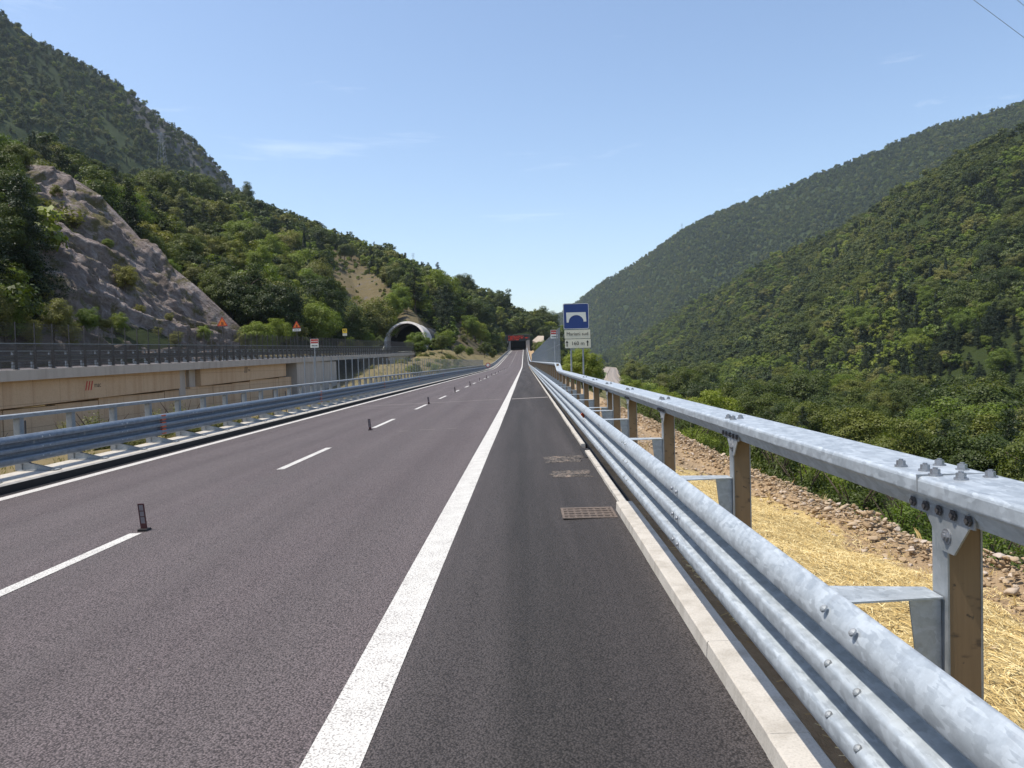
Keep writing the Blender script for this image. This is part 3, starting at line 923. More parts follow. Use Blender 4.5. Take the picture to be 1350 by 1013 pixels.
# mesh fence along the parapet, with a deep dark lower panel
vf = thing('viaduct_fence', 'dark mesh fence with slim upright posts along the viaduct parapet', 'fence', (DX, 60, 0))
XF = DX - .16
proto = None; k = 0
yy = 17.4
ys_f = np.arange(17.4, 206, 1.555)
rest = MB()
for k, y in enumerate(ys_f):
    z = float(deck_z(y))
    if 6 <= k < 105:
        if proto is None:
            mb = MB()
            mb.prism([(-.075, 0), (-.065, 1.36), (-.03, 1.40), (.03, 1.40), (.045, 1.36), (.055, 0)], -.05, .05)
            mb.tube([(-.0, 0, 1.38), (0, 0, 2.45)], .03, 6); mb.box(-.12, .11, -.1, .1, .0, .02)
            proto = mb.build('post', M['dark_steel'], vf)
        else:
            proto_ = proto.copy(); COL.objects.link(proto_); proto_.parent = vf
            proto_.location = (XF - DX, y - 60, z + .02); continue
        proto.location = (XF - DX, y - 60, z + .02)
    else:
        rest.box(XF - .05, XF + .05, y - .04, y + .04, z + .02, z + 1.4); rest.box(XF - .025, XF + .025, y - .025, y + .025, z + 1.4, z + 2.45)
o = tag(rest.build('distant_post', M['dark_steel'], vf), kind='stuff'); o.matrix_parent_inverse = Matrix.Translation((-DX, -60, 0))


def vfpart(mb, name, mat):
    o = mb.build(name, M[mat], vf); o.matrix_parent_inverse = Matrix.Translation((-DX, -60, 0)); return o


mb = MB(); pts = [(XF + .02, y, float(deck_z(y)) + 1.36) for y in np.arange(12, 206, 9)]; mb.sweep([(-.03, -.02), (-.03, .03), (.03, .03), (.03, -.02)], pts, True); vfpart(mb, 'middle_rail', 'fence_steel')
mb = MB()        # lower grating: close-set bars
for y in np.arange(14, 205, .052):
    z = float(deck_z(y)); mb.add([(XF + .034, y, z + .06), (XF + .034, y + .026, z + .06), (XF + .034, y + .026, z + 1.34), (XF + .034, y, z + 1.34)], [(0, 1, 2, 3)])
for zz in np.arange(.1, 1.34, .155):
    pts = [(XF + .038, y, float(deck_z(y)) + zz) for y in np.arange(12, 206, 12)]; mb.sweep([(0, 0), (0, .03)], pts)
vfpart(mb, 'lower_mesh', 'dark_steel')
mb = MB()        # upper net of thin wires
for y in np.arange(14, 205, .10):
    z = float(deck_z(y)); mb.add([(XF + .01, y, z + 1.36), (XF + .01, y + .008, z + 1.36), (XF + .01, y + .008, z + 2.4), (XF + .01, y, z + 2.4), (XF + .018, y, z + 1.36), (XF + .018, y, z + 2.4)], [(0, 1, 2, 3), (0, 4, 5, 3)])
for zz in np.arange(1.5, 2.42, .15):
    pts = [(XF + .012, y, float(deck_z(y)) + zz) for y in np.arange(12, 206, 12)]; mb.sweep([(0, 0), (0, .007)], pts)
vfpart(mb, 'upper_net', 'dark_steel')
# crash barrier of that carriageway, seen through the mesh
vg = thing('guardrail', 'dull guardrail behind the dark mesh fence on the viaduct', 'guardrail', (DX, 60, 0))
pv = [(DX - .60 + (x + 8.29), z + .42 - .125) for x, z in wave_profile(1, -8.29, .125, .36, n=25)]
mb = MB(); mb.sweep(pv, [(0, y, float(deck_z(y))) for y in np.arange(12, 206, 8)]); o = mb.build('wave_beam', M['dull_steel'], vg, True); o.matrix_parent_inverse = Matrix.Translation((-DX, -60, 0))
mb = MB(); mb.sweep([(DX - .75, .95), (DX - .75, 1.02), (DX - .58, 1.02), (DX - .58, .95)], [(0, y, float(deck_z(y))) for y in np.arange(12, 206, 8)], True); o = mb.build('top_rail', M['galvanised_steel'], vg); o.matrix_parent_inverse = Matrix.Translation((-DX, -60, 0))
pp = None
for y in np.arange(32, 180, 1.555):
    if pp is None:
        mb = MB(); mb.box(-.80, -.70, -.05, .05, 0, .95); mb.box(-.70, -.34, -.09, .09, 0, .03); mb.prism([(-.70, .03), (-.40, .03), (-.70, .30)], -.02, .02)
        pp = mb.build('post', M['galvanised_steel'], vg, loc=(0, y - 60, float(deck_z(y))))
    else:
        c_ = pp.copy(); COL.objects.link(c_); c_.parent = vg; c_.location = (0, y - 60, float(deck_z(y)))

# ------------------------------------------------------------------ tunnel portals


def arch(n, r, cx, cz, a0=-8, a1=188):
    return [(cx + r * math.cos(R(a0 + (a1 - a0) * k / n)), cz + r * math.sin(R(a0 + (a1 - a0) * k / n))) for k in range(n + 1)]


tp = thing('tunnel_portal', 'pale concrete arch portal cut into the slope at the end of the viaduct', 'tunnel portal', (-31.4, 205, 4.6))
inn, outr = arch(36, 4.85, -31.2, 7.55, -30, 210), arch(36, 5.4, -31.2, 7.55, -30, 210)
mb = MB()
V = []; n_ = len(inn)
for (a, b) in zip(inn, outr):
    lean = max(0, a[1] - 5.0) * -.75
    leb = max(0, b[1] - 5.0) * .75; V += [(a[0], 198.5 - lean, a[1]), (b[0], 198.5 + leb, b[1]), (b[0], 216, b[1]), (a[0], 216, a[1])]
F = []
for k in range(n_ - 1):
    for i in range(4): F.append((4 * k + i, 4 * k + (i + 1) % 4, 4 * k + 4 + (i + 1) % 4, 4 * k + 4 + i))
mb.add(V, F); o = mb.build('arch_ring', M['portal_concrete'], tp); o.matrix_parent_inverse = Matrix.Translation((31.4, -205, -4.6))
mb = MB(); V = []; 
for (a, z) in arch(30, 4.82, -31.2, 7.55, -30, 210): V += [(a, 207, z), (a, 300, z + 1.4)]
mb.add(V, [(2 * k, 2 * k + 1, 2 * k + 3, 2 * k + 2) for k in range(30)]); cap_ = [2 * k + 1 for k in range(31)]
mb.f.append(tuple(cap_)); mb.mi.append(0); o = mb.build('tunnel_tube', M['tunnel_lining'], tp); o.matrix_parent_inverse = Matrix.Translation((31.4, -205, -4.6))
mb = MB(); mb.box(-38, -25, 205.9, 300, 4.3, 4.62); o = mb.build('tunnel_floor', M['tunnel_lining'], tp); o.matrix_parent_inverse = Matrix.Translation((31.4, -205, -4.6))

zt = float(road_z(470))
tr = thing('tunnel_portal', 'dark square tunnel mouth where the road ends beneath wooded slopes', 'tunnel portal', (-3.6, 471, zt))


def trpart(mb, name, mat):
    o = mb.build(name, M[mat], tr); o.matrix_parent_inverse = Matrix.Translation((3.6, -471, -zt)); return o


mb = MB(); mb.prism([(-10.6, zt - 1), (-10.6, zt + 6.0), (-8.5, zt + 6.0), (-8.5, zt - 1)], 471, 475); trpart(mb, 'side_wall', 'grey_concrete')
mb = MB(); mb.prism([(.9, zt - 1), (.9, zt + 6.0), (3.4, zt + 6.0), (3.4, zt - 1)], 471, 475); trpart(mb, 'side_wall', 'grey_concrete')
mb = MB(); mb.prism([(-10.7, zt + 6.01), (-10.7, zt + 9.0), (3.5, zt + 9.0), (3.5, zt + 6.01)], 470.8, 475); trpart(mb, 'lintel', 'tunnel_lining')
mb = MB(); mb.add([(-8.52, 474, zt - .2), (-8.52, 474, zt + 6.02), (.92, 474, zt + 6.02), (.92, 474, zt - .2), (-8.52, 540, zt + 2), (-8.52, 540, zt + 8), (.92, 540, zt + 8), (.92, 540, zt + 2)], [(0, 4, 5, 1), (1, 5, 6, 2), (2, 6, 7, 3), (4, 7, 6, 5)])
trpart(mb, 'tunnel_tube', 'tunnel_lining')

# message gantry in front of it: dark board, red lit matrix
mg = thing('message_board', 'dark overhead message board with glowing red characters above the far tunnel mouth', 'message board', (-4, 452, float(road_z(452))))
mb = MB(); mb.box(-6.2, 5.4, -.3, .3, 5.6, 8.9); mb.build('board', M['sign_black'], mg)
mb = MB(); mb.bar((-6.9, .1, 0), (-6.9, .1, 9.4), .35); mb.build('leg', M['dark_steel'], mg)
mb = MB(); mb.bar((7.2, .1, 0), (7.2, .1, 9.4), .35); mb.build('leg', M['dark_steel'], mg)
mb = MB(); mb.bar((-7.1, .1, 9.2), (7.4, .1, 9.2), .4); mb.build('cross_beam', M['dark_steel'], mg)
mb = MB(); rr = random.Random(5)
for row in range(3):
    x = -5.2
    while x < (3.2 if row < 2 else .5):
        wdt = rr.uniform(.35, .8); z = 8.3 - row * .95
        mb.box(x, x + .16, -.34, -.305, z - .3, z + .3)
        if rr.random() < .8: mb.box(x + .161, x + wdt, -.34, -.305, z + .16, z + .3)
        if rr.random() < .6: mb.box(x + .161, x + wdt, -.34, -.305, z - .3, z - .16)
        if rr.random() < .5: mb.box(x + wdt + .001, x + wdt + .16, -.34, -.305, z - .3, z + .3)
        x += wdt + .45
mb.box(4.2, 6.3, -.34, -.305, 7.2, 7.4); mb.box(5.0, 5.2, -.34, -.305, 6.9, 7.7)
mb.build('lit_characters', M['lit_red'], mg)

# ------------------------------------------------------------------ signs


def rounded(wd, hg, r, n=6):
    pts = []
    for cx, cy, a0 in ((wd / 2 - r, hg / 2 - r, 0), (-wd / 2 + r, hg / 2 - r, 90), (-wd / 2 + r, -hg / 2 + r, 180), (wd / 2 - r, -hg / 2 + r, 270)):
        for k in range(n + 1):
            a = R(a0 + 90 * k / n); pts.append((cx + r * math.cos(a), cy + r * math.sin(a)))
    return pts


def plate(name, poly, y0, th, mat, parent, cz=0.0, cx=0.0):
    """flat plate facing -Y: front face at y0, thickness th"""
    mb = MB(); mb.prism([(x + cx, z + cz) for x, z in reversed(poly)], y0, y0 + th)
    return mb.build(name, M[mat], parent)


sg = thing('bridge_sign', 'blue square sign with pale bridge symbol over two cream plates on two posts', 'road sign', (1.83, 27.0, -.6))
B0 = 2.66 + .6
for dx in (-.20, .22):
    mb = MB(); mb.tube([(dx, .06, -1.5), (dx, .06, B0 + .8)], .032, 10); mb.build('post', M['dull_steel'], sg)
c0 = B0 + .455
bp = plate('blue_panel', rounded(.90, .90, .06), 0, .022, 'sign_blue', sg, c0)
ro = rounded(.885, .885, .055); ri = rounded(.855, .855, .04)
mb = MB(); n_ = len(ro)
mb.add([(x, -.003, z + c0) for x, z in ro] + [(x, -.003, z + c0) for x, z in ri], [(i, n_ + i, n_ + (i + 1) % n_, (i + 1) % n_) for i in range(n_)]); mb.build('white_border', M['sign_white'], bp)
br = [(-.345, .135), (-.335, -.215), (-.275, -.215)]
for k in range(15):
    a = R(180 - 180 * k / 14); br.append((.0 + .262 * math.cos(a), -.205 + .245 * math.sin(a)))
br += [(.285, -.195), (.355, -.195), (.335, .135)]
mb = MB(); mb.add([(x, -.004, z + c0) for x, z in br], [tuple(range(len(br)))]); mb.build('bridge_symbol', M['sign_white'], bp)
np_ = plate('name_plate', rounded(.90, .30, .02), 0, .02, 'sign_cream', sg, B0 - .17, .03)
text_mesh('lettering', 'Mariani sud', .165, 'sign_black', np_, (.03, -.004, B0 - .165), (R(90), 0, 0), 'CENTER')
dp = plate('distance_plate', rounded(.90, .31, .02), 0, .02, 'sign_cream', sg, B0 - .50, .04)
text_mesh('lettering', '160 m', .185, 'sign_black', dp, (.04, -.004, B0 - .50), (R(90), 0, 0), 'CENTER')
for dx in (-.34, .38):
    mb = MB(); x = dx; z = B0 - .5
    mb.add([(x - .016, -.004, z - .10), (x + .016, -.004, z - .10), (x + .016, -.004, z + .03), (x - .016, -.004, z + .03)], [(0, 1, 2, 3)])
    mb.add([(x - .05, -.004, z + .031), (x + .05, -.004, z + .031), (x, -.004, z + .11)], [(0, 1, 2)])
    mb.build('arrow', M['sign_black'], dp)


def red_sign(label, p, pole_to, seed):
    s_ = thing('viaduct_name_sign', label, 'road sign', tuple(p))
    hh = p[2] - pole_to
    mb = MB(); mb.tube([(.0, .03, -hh), (0, .03, .20)], .024, 8); mb.build('post', M['dull_steel'], s_)
    rp = plate('red_panel', rounded(.38, .22, .012), 0, .012, 'sign_red', s_, .10)
    mb = MB(); ro = rounded(.375, .215, .01); ri = rounded(.345, .185, .008); n_ = len(ro)
    mb.add([(x, -.003, z + .10) for x, z in ro] + [(x, -.003, z + .10) for x, z in ri], [(i, n_ + i, n_ + (i + 1) % n_, (i + 1) % n_) for i in range(n_)]); mb.build('white_border', M['sign_white'], rp)
    mb = MB(); q = random.Random(seed)
    mb.add([(-.15, -.004, .095), (-.105, -.004, .06), (-.105, -.004, .13)], [(0, 1, 2)]); mb.box(-.105, -.07, -.004, -.001, .085, .105)
    x = -.045
    while x < .13:
        ww = q.uniform(.018, .03); mb.box(x, x + ww, -.004, -.001, .075, .075 + q.uniform(.03, .045)); x += ww + .009
    mb.build('white_lettering', M['sign_white'], rp)
    wp = plate('white_panel', rounded(.38, .18, .012), 0, .012, 'sign_white', s_, -.105)
    mb = MB(); x = -.14
    while x < .13:
        ww = q.uniform(.02, .035); mb.box(x, x + ww, -.004, -.001, -.13, -.13 + q.uniform(.035, .055)); x += ww + .008
    mb.build('dark_lettering', M['sign_black'], wp)
    return s_


red_sign('small red and white bridge name plate on a pole behind the median guardrail', at_side(414.5, 453, -9.75), -1.5, 2)
red_sign('small red and white bridge name plate at the top corner of the bar fence', at_side(731, 441, 1.45), -.2, 9)


def triangle(r):
    return [(r * math.sin(R(a)), r * math.cos(R(a))) for a in (0, 120, 240)]


def tri_poly(r, rc):
    pts = []
    for a in (0, 240, 120):
        cx, cz = (r - 2 * rc) * math.sin(R(a)), (r - 2 * rc) * math.cos(R(a))
        for k in range(5):
            b = R(a + 60 - 30 * k); pts.append((cx + rc * math.sin(b), cz + rc * math.cos(b)))
    return pts


def works_sign(label, px, py, with_plate):
    p = at_side(px, py, DX - .3); base = float(deck_z(p[1]))
    s_ = thing('warning_sign', label, 'road sign', tuple(p))
    mb = MB(); mb.tube([(0, .05, base - p[2]), (0, .05, .35)], .045, 8); mb.build('post', M['dark_steel'], s_)
    rd = plate('red_rim', tri_poly(.56, .05), 0, .02, 'sign_red', s_)
    mb = MB(); q = tri_poly(.43, .03); mb.add([(x, -.004, z) for x, z in reversed(q)], [tuple(range(len(q)))]); mb.build('orange_field', M['sign_orange'], rd)
    mb = MB(); mb.box(-.07, -.015, -.009, -.005, -.13, .1); mb.box(.03, .085, -.009, -.005, -.13, .06); mb.box(-.11, .12, -.009, -.005, -.18, -.145); mb.build('pictogram', M['sign_black'], rd)
    if with_plate:
        wp = plate('white_plate', rounded(.95, .30, .02), 0, .02, 'sign_white', s_, -.50)
        mb = MB(); [mb.box(x, x + .08, -.004, -.001, -.56, -.44) for x in (-.3, -.18, -.06, .1, .22)]; mb.build('lettering', M['marker_grey'], wp)
    return s_


works_sign('orange triangular roadworks sign in front of the bare rock outcrop', 293, 426, False)
works_sign('orange triangular roadworks sign above a white plate, in front of dark trees', 391, 429.5, True)
p = at_side(454.5, 438.5, DX - .3)
ys_ = thing('detour_sign', 'small yellow panel with dark figures over a white plate above the mesh fence', 'road sign', tuple(p))
mb = MB(); mb.tube([(0, .05, float(deck_z(p[1])) - p[2]), (0, .05, .5)], .04, 8); mb.build('post', M['dark_steel'], ys_)
yp = plate('yellow_panel', rounded(.66, .66, .03), 0, .02, 'sign_yellow', ys_, .22)
mb = MB(); mb.box(-.2, -.05, -.004, -.001, .22, .42); mb.box(.03, .2, -.004, -.001, .28, .42); mb.box(-.17, .17, -.004, -.001, .10, .15); mb.build('figures', M['sign_black'], yp)
plate('white_plate', rounded(.66, .36, .02), 0, .02, 'sign_cream', ys_, -.32)

# round red and white sign on the far left verge line
p = at_side(643.5, 486.5, -7.2)
rs = thing('round_sign', 'small round red and white temporary sign standing on the far edge line', 'road sign', (p[0], p[1], float(road_z(p[1])) - .18))
mb = MB(); mb.tube([(0, 0, .25), (0, 0, .9)], .03, 8); mb.bar((-.3, -.1, .0), (0, 0, .6), .03); mb.bar((.3, -.1, 0), (0, 0, .6), .03); mb.bar((0, .35, 0), (0, .02, .6), .03); mb.build('stand', M['dull_steel'], rs)
circ = [(.45 * math.cos(R(10 * k)), .45 * math.sin(R(10 * k))) for k in range(36)]
rd = plate('red_disc', circ, -.06, .02, 'sign_red', rs, 1.15)
mb = MB(); mb.add([(x * .7, -.064, z * .7 + 1.15) for x, z in reversed(circ)], [tuple(range(36))]); mb.build('white_centre', M['sign_white'], rd)

# ------------------------------------------------------------------ flexible lane markers
mk = None
rows = [(8.08, 'nearest the camera, at the end of a white dash'), (19.95, 'before the third white dash')] + [(32.2 + 12.2 * k, '') for k in range(18)]
for k, (y, where) in enumerate(rows):
    lab = {0: 'dark maroon flexible lane marker with three pale windows, closest of the row',
           1: 'dark slim lane marker standing before a dash, second of the row',
           2: 'dark slim lane marker by the pale bridge joint, third of the row'}.get(k, 'tiny dark lane marker far along the dashed centre line')
    loc = (-4.075 if k else -4.10, y, .025 * -4.05 + float(road_z(y)) + .002)
    if mk is None:
        mk = thing('lane_marker', lab, 'lane marker', loc, 'flexible markers along the dashed line')
        mb = MB(); mb.prism(list(reversed([(-.05, 0), (.055, 0), (.045, .02), (-.045, .022)])), -.055, .055); mb.build('base', M['marker_rubber'], mk)
        mb = MB(); lean = -.03
        X = lambda z: lean * z / .3 * 1.0
        wz = [.02, .085, .095, .155, .163, .215, .223, .272, .29]
        wl = lambda z: .032 - .022 * 0 * z
        bl = MB()
        for a, b in ((.02, .075), (.145, .152), (.205, .212), (.275, .288)):
            bl.add([(X(z) + s_ * .033, yv, z) for z in (a, b) for yv in (-.007, .007) for s_ in (-1, 1)], [(0, 1, 5, 4), (2, 6, 7, 3), (0, 4, 6, 2), (1, 3, 7, 5), (4, 5, 7, 6), (0, 2, 3, 1)])
        for s_ in (-1, 1):
            for a, b in ((.0752, .1448), (.1522, .2048), (.2122, .2748)):
                bl.add([(X(z) + s_ * .033 + (0 if q else -s_ * .009), yv, z) for z in (a, b) for yv in (-.007, .007) for q in ((0, 1) if s_ > 0 else (1, 0))], [(0, 1, 5, 4), (2, 6, 7, 3), (0, 4, 6, 2), (1, 3, 7, 5), (4, 5, 7, 6), (0, 2, 3, 1)])
        bd = bl.build('blade', M['marker_maroon'], mk)
        for a, b in ((.0755, .1445), (.1525, .2045), (.2125, .2745)):
            bl = MB(); bl.add([(X(z) + s_ * .0236, yv, z) for z in (a, b) for yv in (-.003, .003) for s_ in (-1, 1)], [(0, 1, 5, 4), (2, 6, 7, 3), (0, 4, 6, 2), (1, 3, 7, 5), (4, 5, 7, 6), (0, 2, 3, 1)])
            bl.build('window', M['marker_grey'], bd)
    else:
        copy_thing(mk, loc, lab)

# ------------------------------------------------------------------ railway in the valley
n_ = 60
kp = np.linspace(0, 1, n_)
ctrl = np.array([(20, 40), (38, 250), (50, 420), (72, 640), (98, 860), (128, 1120), (128, 1330), (105, 1500)], float)
ri_ = np.interp(kp * 7, range(8), ctrl[:, 0]); ry_ = np.interp(kp * 7, range(8), ctrl[:, 1])
for _ in range(6): ri_[1:-1] = (ri_[:-2] + ri_[1:-1] * 2 + ri_[2:]) / 4; ry_[1:-1] = (ry_[:-2] + ry_[1:-1] * 2 + ry_[2:]) / 4
RAILZ = -12.2
rw = thing('railway', 'pair of railway tracks on pale ballast curving through the valley trees', 'railway', (50, 420, RAILZ))


def along(off_z, name, mat):
    V = []
    for k in range(n_):
        a, b = max(k - 1, 0), min(k + 1, n_ - 1); d = np.array([ri_[b] - ri_[a], ry_[b] - ry_[a]]); d /= np.linalg.norm(d); nx, ny = d[1], -d[0]
        for o_, z in off_z: V.append((ri_[k] + nx * o_ - 50, ry_[k] + ny * o_ - 420, z))
    m_ = len(off_z); me = raw_mesh(name, V, grid_faces(n_, m_), [M[mat]])
    return link(name, me, rw)


along([(-9, -6.5), (-5.2, 0), (5.2, 0), (9, -6.5)], 'ballast_bed', 'ballast')
for o_ in (-2.9, -1.45, 1.45, 2.9): along([(o_ - .12, .01), (o_ - .12, .18), (o_ + .12, .18), (o_ + .12, .01)], 'rail', 'rail_steel')
for o_ in (-4.7, 4.7): along([(o_ - .25, .01), (o_ - .25, .7), (o_ + .25, .7), (o_ + .25, .01)], 'side_wall', 'pale_track')

# ------------------------------------------------------------------ hills and mountains


def resample(P, n):
    P = np.asarray(P, float); d = np.r_[0, np.cumsum(np.linalg.norm(np.diff(P, axis=0), axis=1))]
    return d / d[-1]


def in_poly(pts, poly):
    x, y = pts[:, 0], pts[:, 1]; inside = np.zeros(len(x), bool); n = len(poly)
    for i in range(n):
        (x0, y0), (x1, y1) = poly[i], poly[(i + 1) % n]
        c = ((y0 > y) != (y1 > y)) & (x < (x1 - x0) * (y - y0) / (y1 - y0 + 1e-12) + x0)
        inside ^= c
    return inside


def hill(name, foot, ridge, nu, nv, mat, prof, relief, rscale, back=(60, -40), bare_fn=None, nback=8, spur=0.0):
    foot, ridge = np.asarray(foot, float), np.asarray(ridge, float)
    t = np.linspace(0, 1, len(foot)); u = np.linspace(0, 1, nu)
    Fp = np.stack([np.interp(u, t, foot[:, i]) for i in range(3)], 1); Rp = np.stack([np.interp(u, t, ridge[:, i]) for i in range(3)], 1)
    v = np.linspace(0, 1, nv)
    P = Fp[:, None, :] * (1 - v[None, :, None]) + Rp[:, None, :] * v[None, :, None]
    P[:, :, 2] = Fp[:, None, 2] + (Rp[:, 2] - Fp[:, 2])[:, None] * prof(v)[None, :]
    env = np.sin(np.pi * np.clip(v, 0, 1)) ** .7
    nse = fbm(P, rscale, 5, .5)
    P[:, :, 2] += relief * nse * env[None, :]
    hd = Rp[:, :2] - Fp[:, :2]; hd /= np.linalg.norm(hd, axis=1)[:, None] + 1e-9
    if name == 'hillside':
        w_ = sstep(.72, .86, u)[:, None]; hd = hd * (1 - w_) + np.array([-.45, .89]) * w_
    P[:, :, :2] += (hd[:, None, :] * (spur * vnoise(P + 31, rscale * .6) * env[None, :])[:, :, None])
    B = []
    for k in range(1, nback + 1):
        q = k / nback; b = P[:, -1, :].copy(); b[:, :2] += hd * back[0] * q; b[:, 2] += back[1] * q ** 1.5; B.append(b)
    A = np.concatenate([P, np.stack(B, 1)], 1)
    me = raw_mesh(name, A, grid_faces(nu, nv + nback), [mat], smooth=True)
    bare = bare_fn(A.reshape(-1, 3)) if bare_fn else np.zeros(A.shape[0] * A.shape[1])
    cl = np.stack([bare, bare * 0, bare * 0, bare * 0 + 1], 1).astype(np.float32)
    ca = me.color_attributes.new('zone', 'FLOAT_COLOR', 'POINT'); ca.data.foreach_set('color', cl.ravel())
    o = tag(link(name, me), kind='structure')
    return o, P


def scatter(P, density, rng):
    """random points on grid P (nu, nv, 3) by plan area"""
    a, b, c, d = P[:-1, :-1], P[1:, :-1], P[1:, 1:], P[:-1, 1:]
    ar = .5 * np.linalg.norm(np.cross(c - a, d - b), axis=-1)
    cnt = rng.poisson(ar * density)
    idx = np.repeat(np.arange(ar.size), cnt.ravel()); i, j = np.unravel_index(idx, ar.shape)
    s, t = rng.random(len(i))[:, None], rng.random(len(i))[:, None]
    return a[i, j] * (1 - s) * (1 - t) + b[i, j] * s * (1 - t) + c[i, j] * s * t + d[i, j] * (1 - s) * t


BARE_L = [[(428, 326), (470, 338), (505, 372), (545, 412), (575, 436), (590, 452), (560, 448), (535, 425), (505, 418), (470, 400), (440, 372)],
          [(592, 446), (606, 420), (628, 436), (652, 462), (648, 474), (600, 474)]]


def bare_left(A):
    q = to_photo(A); out = np.zeros(len(A))
    ok = ~np.isnan(q[:, 0])
    for poly in BARE_L: out[ok] = np.maximum(out[ok], in_poly(q[ok, :2], poly) * 1.0)
    out[(A[:, 0] > -19) & (A[:, 1] > 215) & (A[:, 1] < 330) & (A[:, 2] < 12)] = np.maximum(out[(A[:, 0] > -19) & (A[:, 1] > 215) & (A[:, 1] < 330) & (A[:, 2] < 12)], .7)
    return out


def ridge_pts(rows, drop):
    return [at_depth(x, y, d) - np.array([0, 0, drop]) for x, y, d in rows]


footL = [(-60, -20, 1), (-48, 20, 1.5), (-45, 45, 2), (-44, 75, 2.4), (-43.5, 110, 3), (-43, 150, 4), (-42, 185, 4.6), (-39.5, 203, 3.4), (-36.5, 207, 8.6), (-34.5, 207.5, 11.6), (-31.2, 208, 12.8), (-28.0, 207.5, 11.6), (-26.0, 207, 8.6), (-24.2, 208, 3.2), (-17, 228, 1.2),
         (-14, 270, 1.4), (-12.5, 340, 3.6), (-11.8, 410, 5.5), (-11, 460, 7.5), (-9, 474, 16.5), (2.6, 474, 16.5), (4.5, 475, 10), (14, 470, 6), (20, 455, -2), (29, 460, -16)]
ridL = [(-250, 20, 120), (-100, 110, 160), (0, 178, 200), (90, 208, 270), (200, 234, 370), (320, 260, 480), (400, 288, 540), (450, 307, 570), (470, 316, 585), (485, 323, 592), (500, 329, 600), (515, 334, 602), (530, 340, 606), (545, 346, 610), (575, 359, 610),
        (600, 372, 600), (630, 384, 590), (660, 398, 580), (685, 409, 570), (700, 415, 560), (715, 421, 550), (735, 434, 530), (760, 452, 510), (770, 466, 500), (779, 500, 490)]
o, PL = hill('hillside', footL, ridge_pts(ridL, 7), 240, 60, M['wooded_slope'], lambda v: .72 * v ** .8 + .28 * v ** 2, 4.5, .02, (120, -25), bare_left, spur=8)
CLIFF = [(170, 108), (215, 146), (270, 192), (330, 250), (312, 258), (262, 228), (205, 186), (165, 140)]


def cliff_zone(A):
    q = to_photo(A); out = np.zeros(len(A)); ok = ~np.isnan(q[:, 0]); out[ok] = .75 * in_poly(q[ok, :2], CLIFF); return out


footM = [(-700, 300, 40), (-560, 380, 40), (-500, 400, 45), (-440, 420, 50), (-380, 460, 55), (-340, 500, 55), (-290, 560, 60), (-270, 600, 60), (-240, 640, 70), (-210, 680, 60), (-160, 720, 40)]
ridM = [(-260, -150, 760), (-120, -72, 820), (0, 14, 900), (50, 51, 930), (105, 79, 965), (170, 118, 1000), (215, 154, 1040), (265, 193, 1085), (296, 228, 1125), (322, 257, 1155), (345, 300, 1170)]
o, PM = hill('mountain', footM, ridge_pts(ridM, 4), 170, 70, M['far_slope'], lambda v: v, 26, .0065, (200, -160), cliff_zone, spur=40)
footR = [(330, 60, -19), (270, 100, -19), (205, 150, -19), (165, 230, -19), (150, 320, -19), (146, 420, -19), (146, 530, -19), (148, 650, -19), (152, 790, -19), (160, 960, -19), (176, 1180, -19), (200, 1420, -19)]
ridR = [(1700, 0, 480), (1500, 88, 560), (1350, 163, 640), (1250, 214, 740), (1130, 286, 880), (1050, 326, 1000), (1000, 350, 1090), (950, 378, 1210), (900, 408, 1350), (850, 440, 1550), (815, 458, 1750), (790, 470, 1900)]
o, PR = hill('mountainside', footR, ridge_pts(ridR, 6), 220, 90, M['wooded_slope'], lambda v: .62 * v + .38 * v ** 1.7, 15, .009, (200, -120), spur=26)
footF = [(900, 900, -19), (700, 1100, -19), (560, 1300, -19), (470, 1450, -19), (400, 1600, -19), (350, 1750, -19), (320, 1850, -19), (300, 1950, -19), (280, 2100, -19), (260, 2300, -19), (200, 2600, -19), (150, 2900, -19)]
ridF = [(1600, 30, 1650), (1350, 133, 1800), (1230, 167, 1950), (1130, 208, 2100), (1040, 243, 2200), (950, 278, 2350), (900, 303, 2450), (850, 338, 2600), (800, 368, 2750), (760, 398, 2950), (728, 420, 3150), (712, 432, 3350)]
o, PF = hill('far_mountain', footF, ridge_pts(ridF, 5), 200, 80, M['far_slope'], lambda v: .8 * v + .2 * v ** 2, 42, .0035, (300, -250), spur=70)
o, _ = hill('distant_hill', [(-500, 3500, -20), (0, 3600, -20), (200, 3600, -20), (500, 3700, -20), (900, 3700, -20)], ridge_pts([(560, 440, 4000), (660, 420, 4100), (722, 414, 4150), (745, 412, 4200), (860, 425, 4200)], 0), 40, 12, M['far_slope'], lambda v: v, 10, .003, (200, -150))

# the bare rock outcrop: a spur with steep banded faces above the viaduct
cr = [(-60, 232, 116), (28, 217, 122), (60, 219, 123), (85, 228, 123), (130, 256, 123), (165, 292, 123), (200, 332, 122), (232, 356, 121), (262, 380, 121), (292, 408, 121), (318, 432, 121), (330, 446, 122)]
crest = [at_depth(x, y, d) for x, y, d in cr]
ftx = [(-38, 40), (-40, 56), (-41.0, 62), (-41.5, 68), (-41.8, 75), (-42, 82), (-42, 89), (-42, 95), (-42, 101), (-42, 108), (-42.2, 114), (-43, 119)]
foot = [(x, y, 1.2) for x, y in ftx]
t = np.linspace(0, 1, len(cr)); u = np.linspace(0, 1, 300)
Fp = np.stack([np.interp(u, t, np.array(foot)[:, i]) for i in range(3)], 1); Cp = np.stack([np.interp(u, t, np.array(crest)[:, i]) for i in range(3)], 1)
v = np.linspace(0, 1, 170)
P = Fp[:, None] * (1 - v[None, :, None]) + Cp[:, None] * v[None, :, None]
P[:, :, 2] = Fp[:, None, 2] + (Cp[:, 2] - Fp[:, 2])[:, None] * (v ** .92)[None]
env = np.minimum(1, np.minimum(v / .06, (1 - v) / .05))[None]
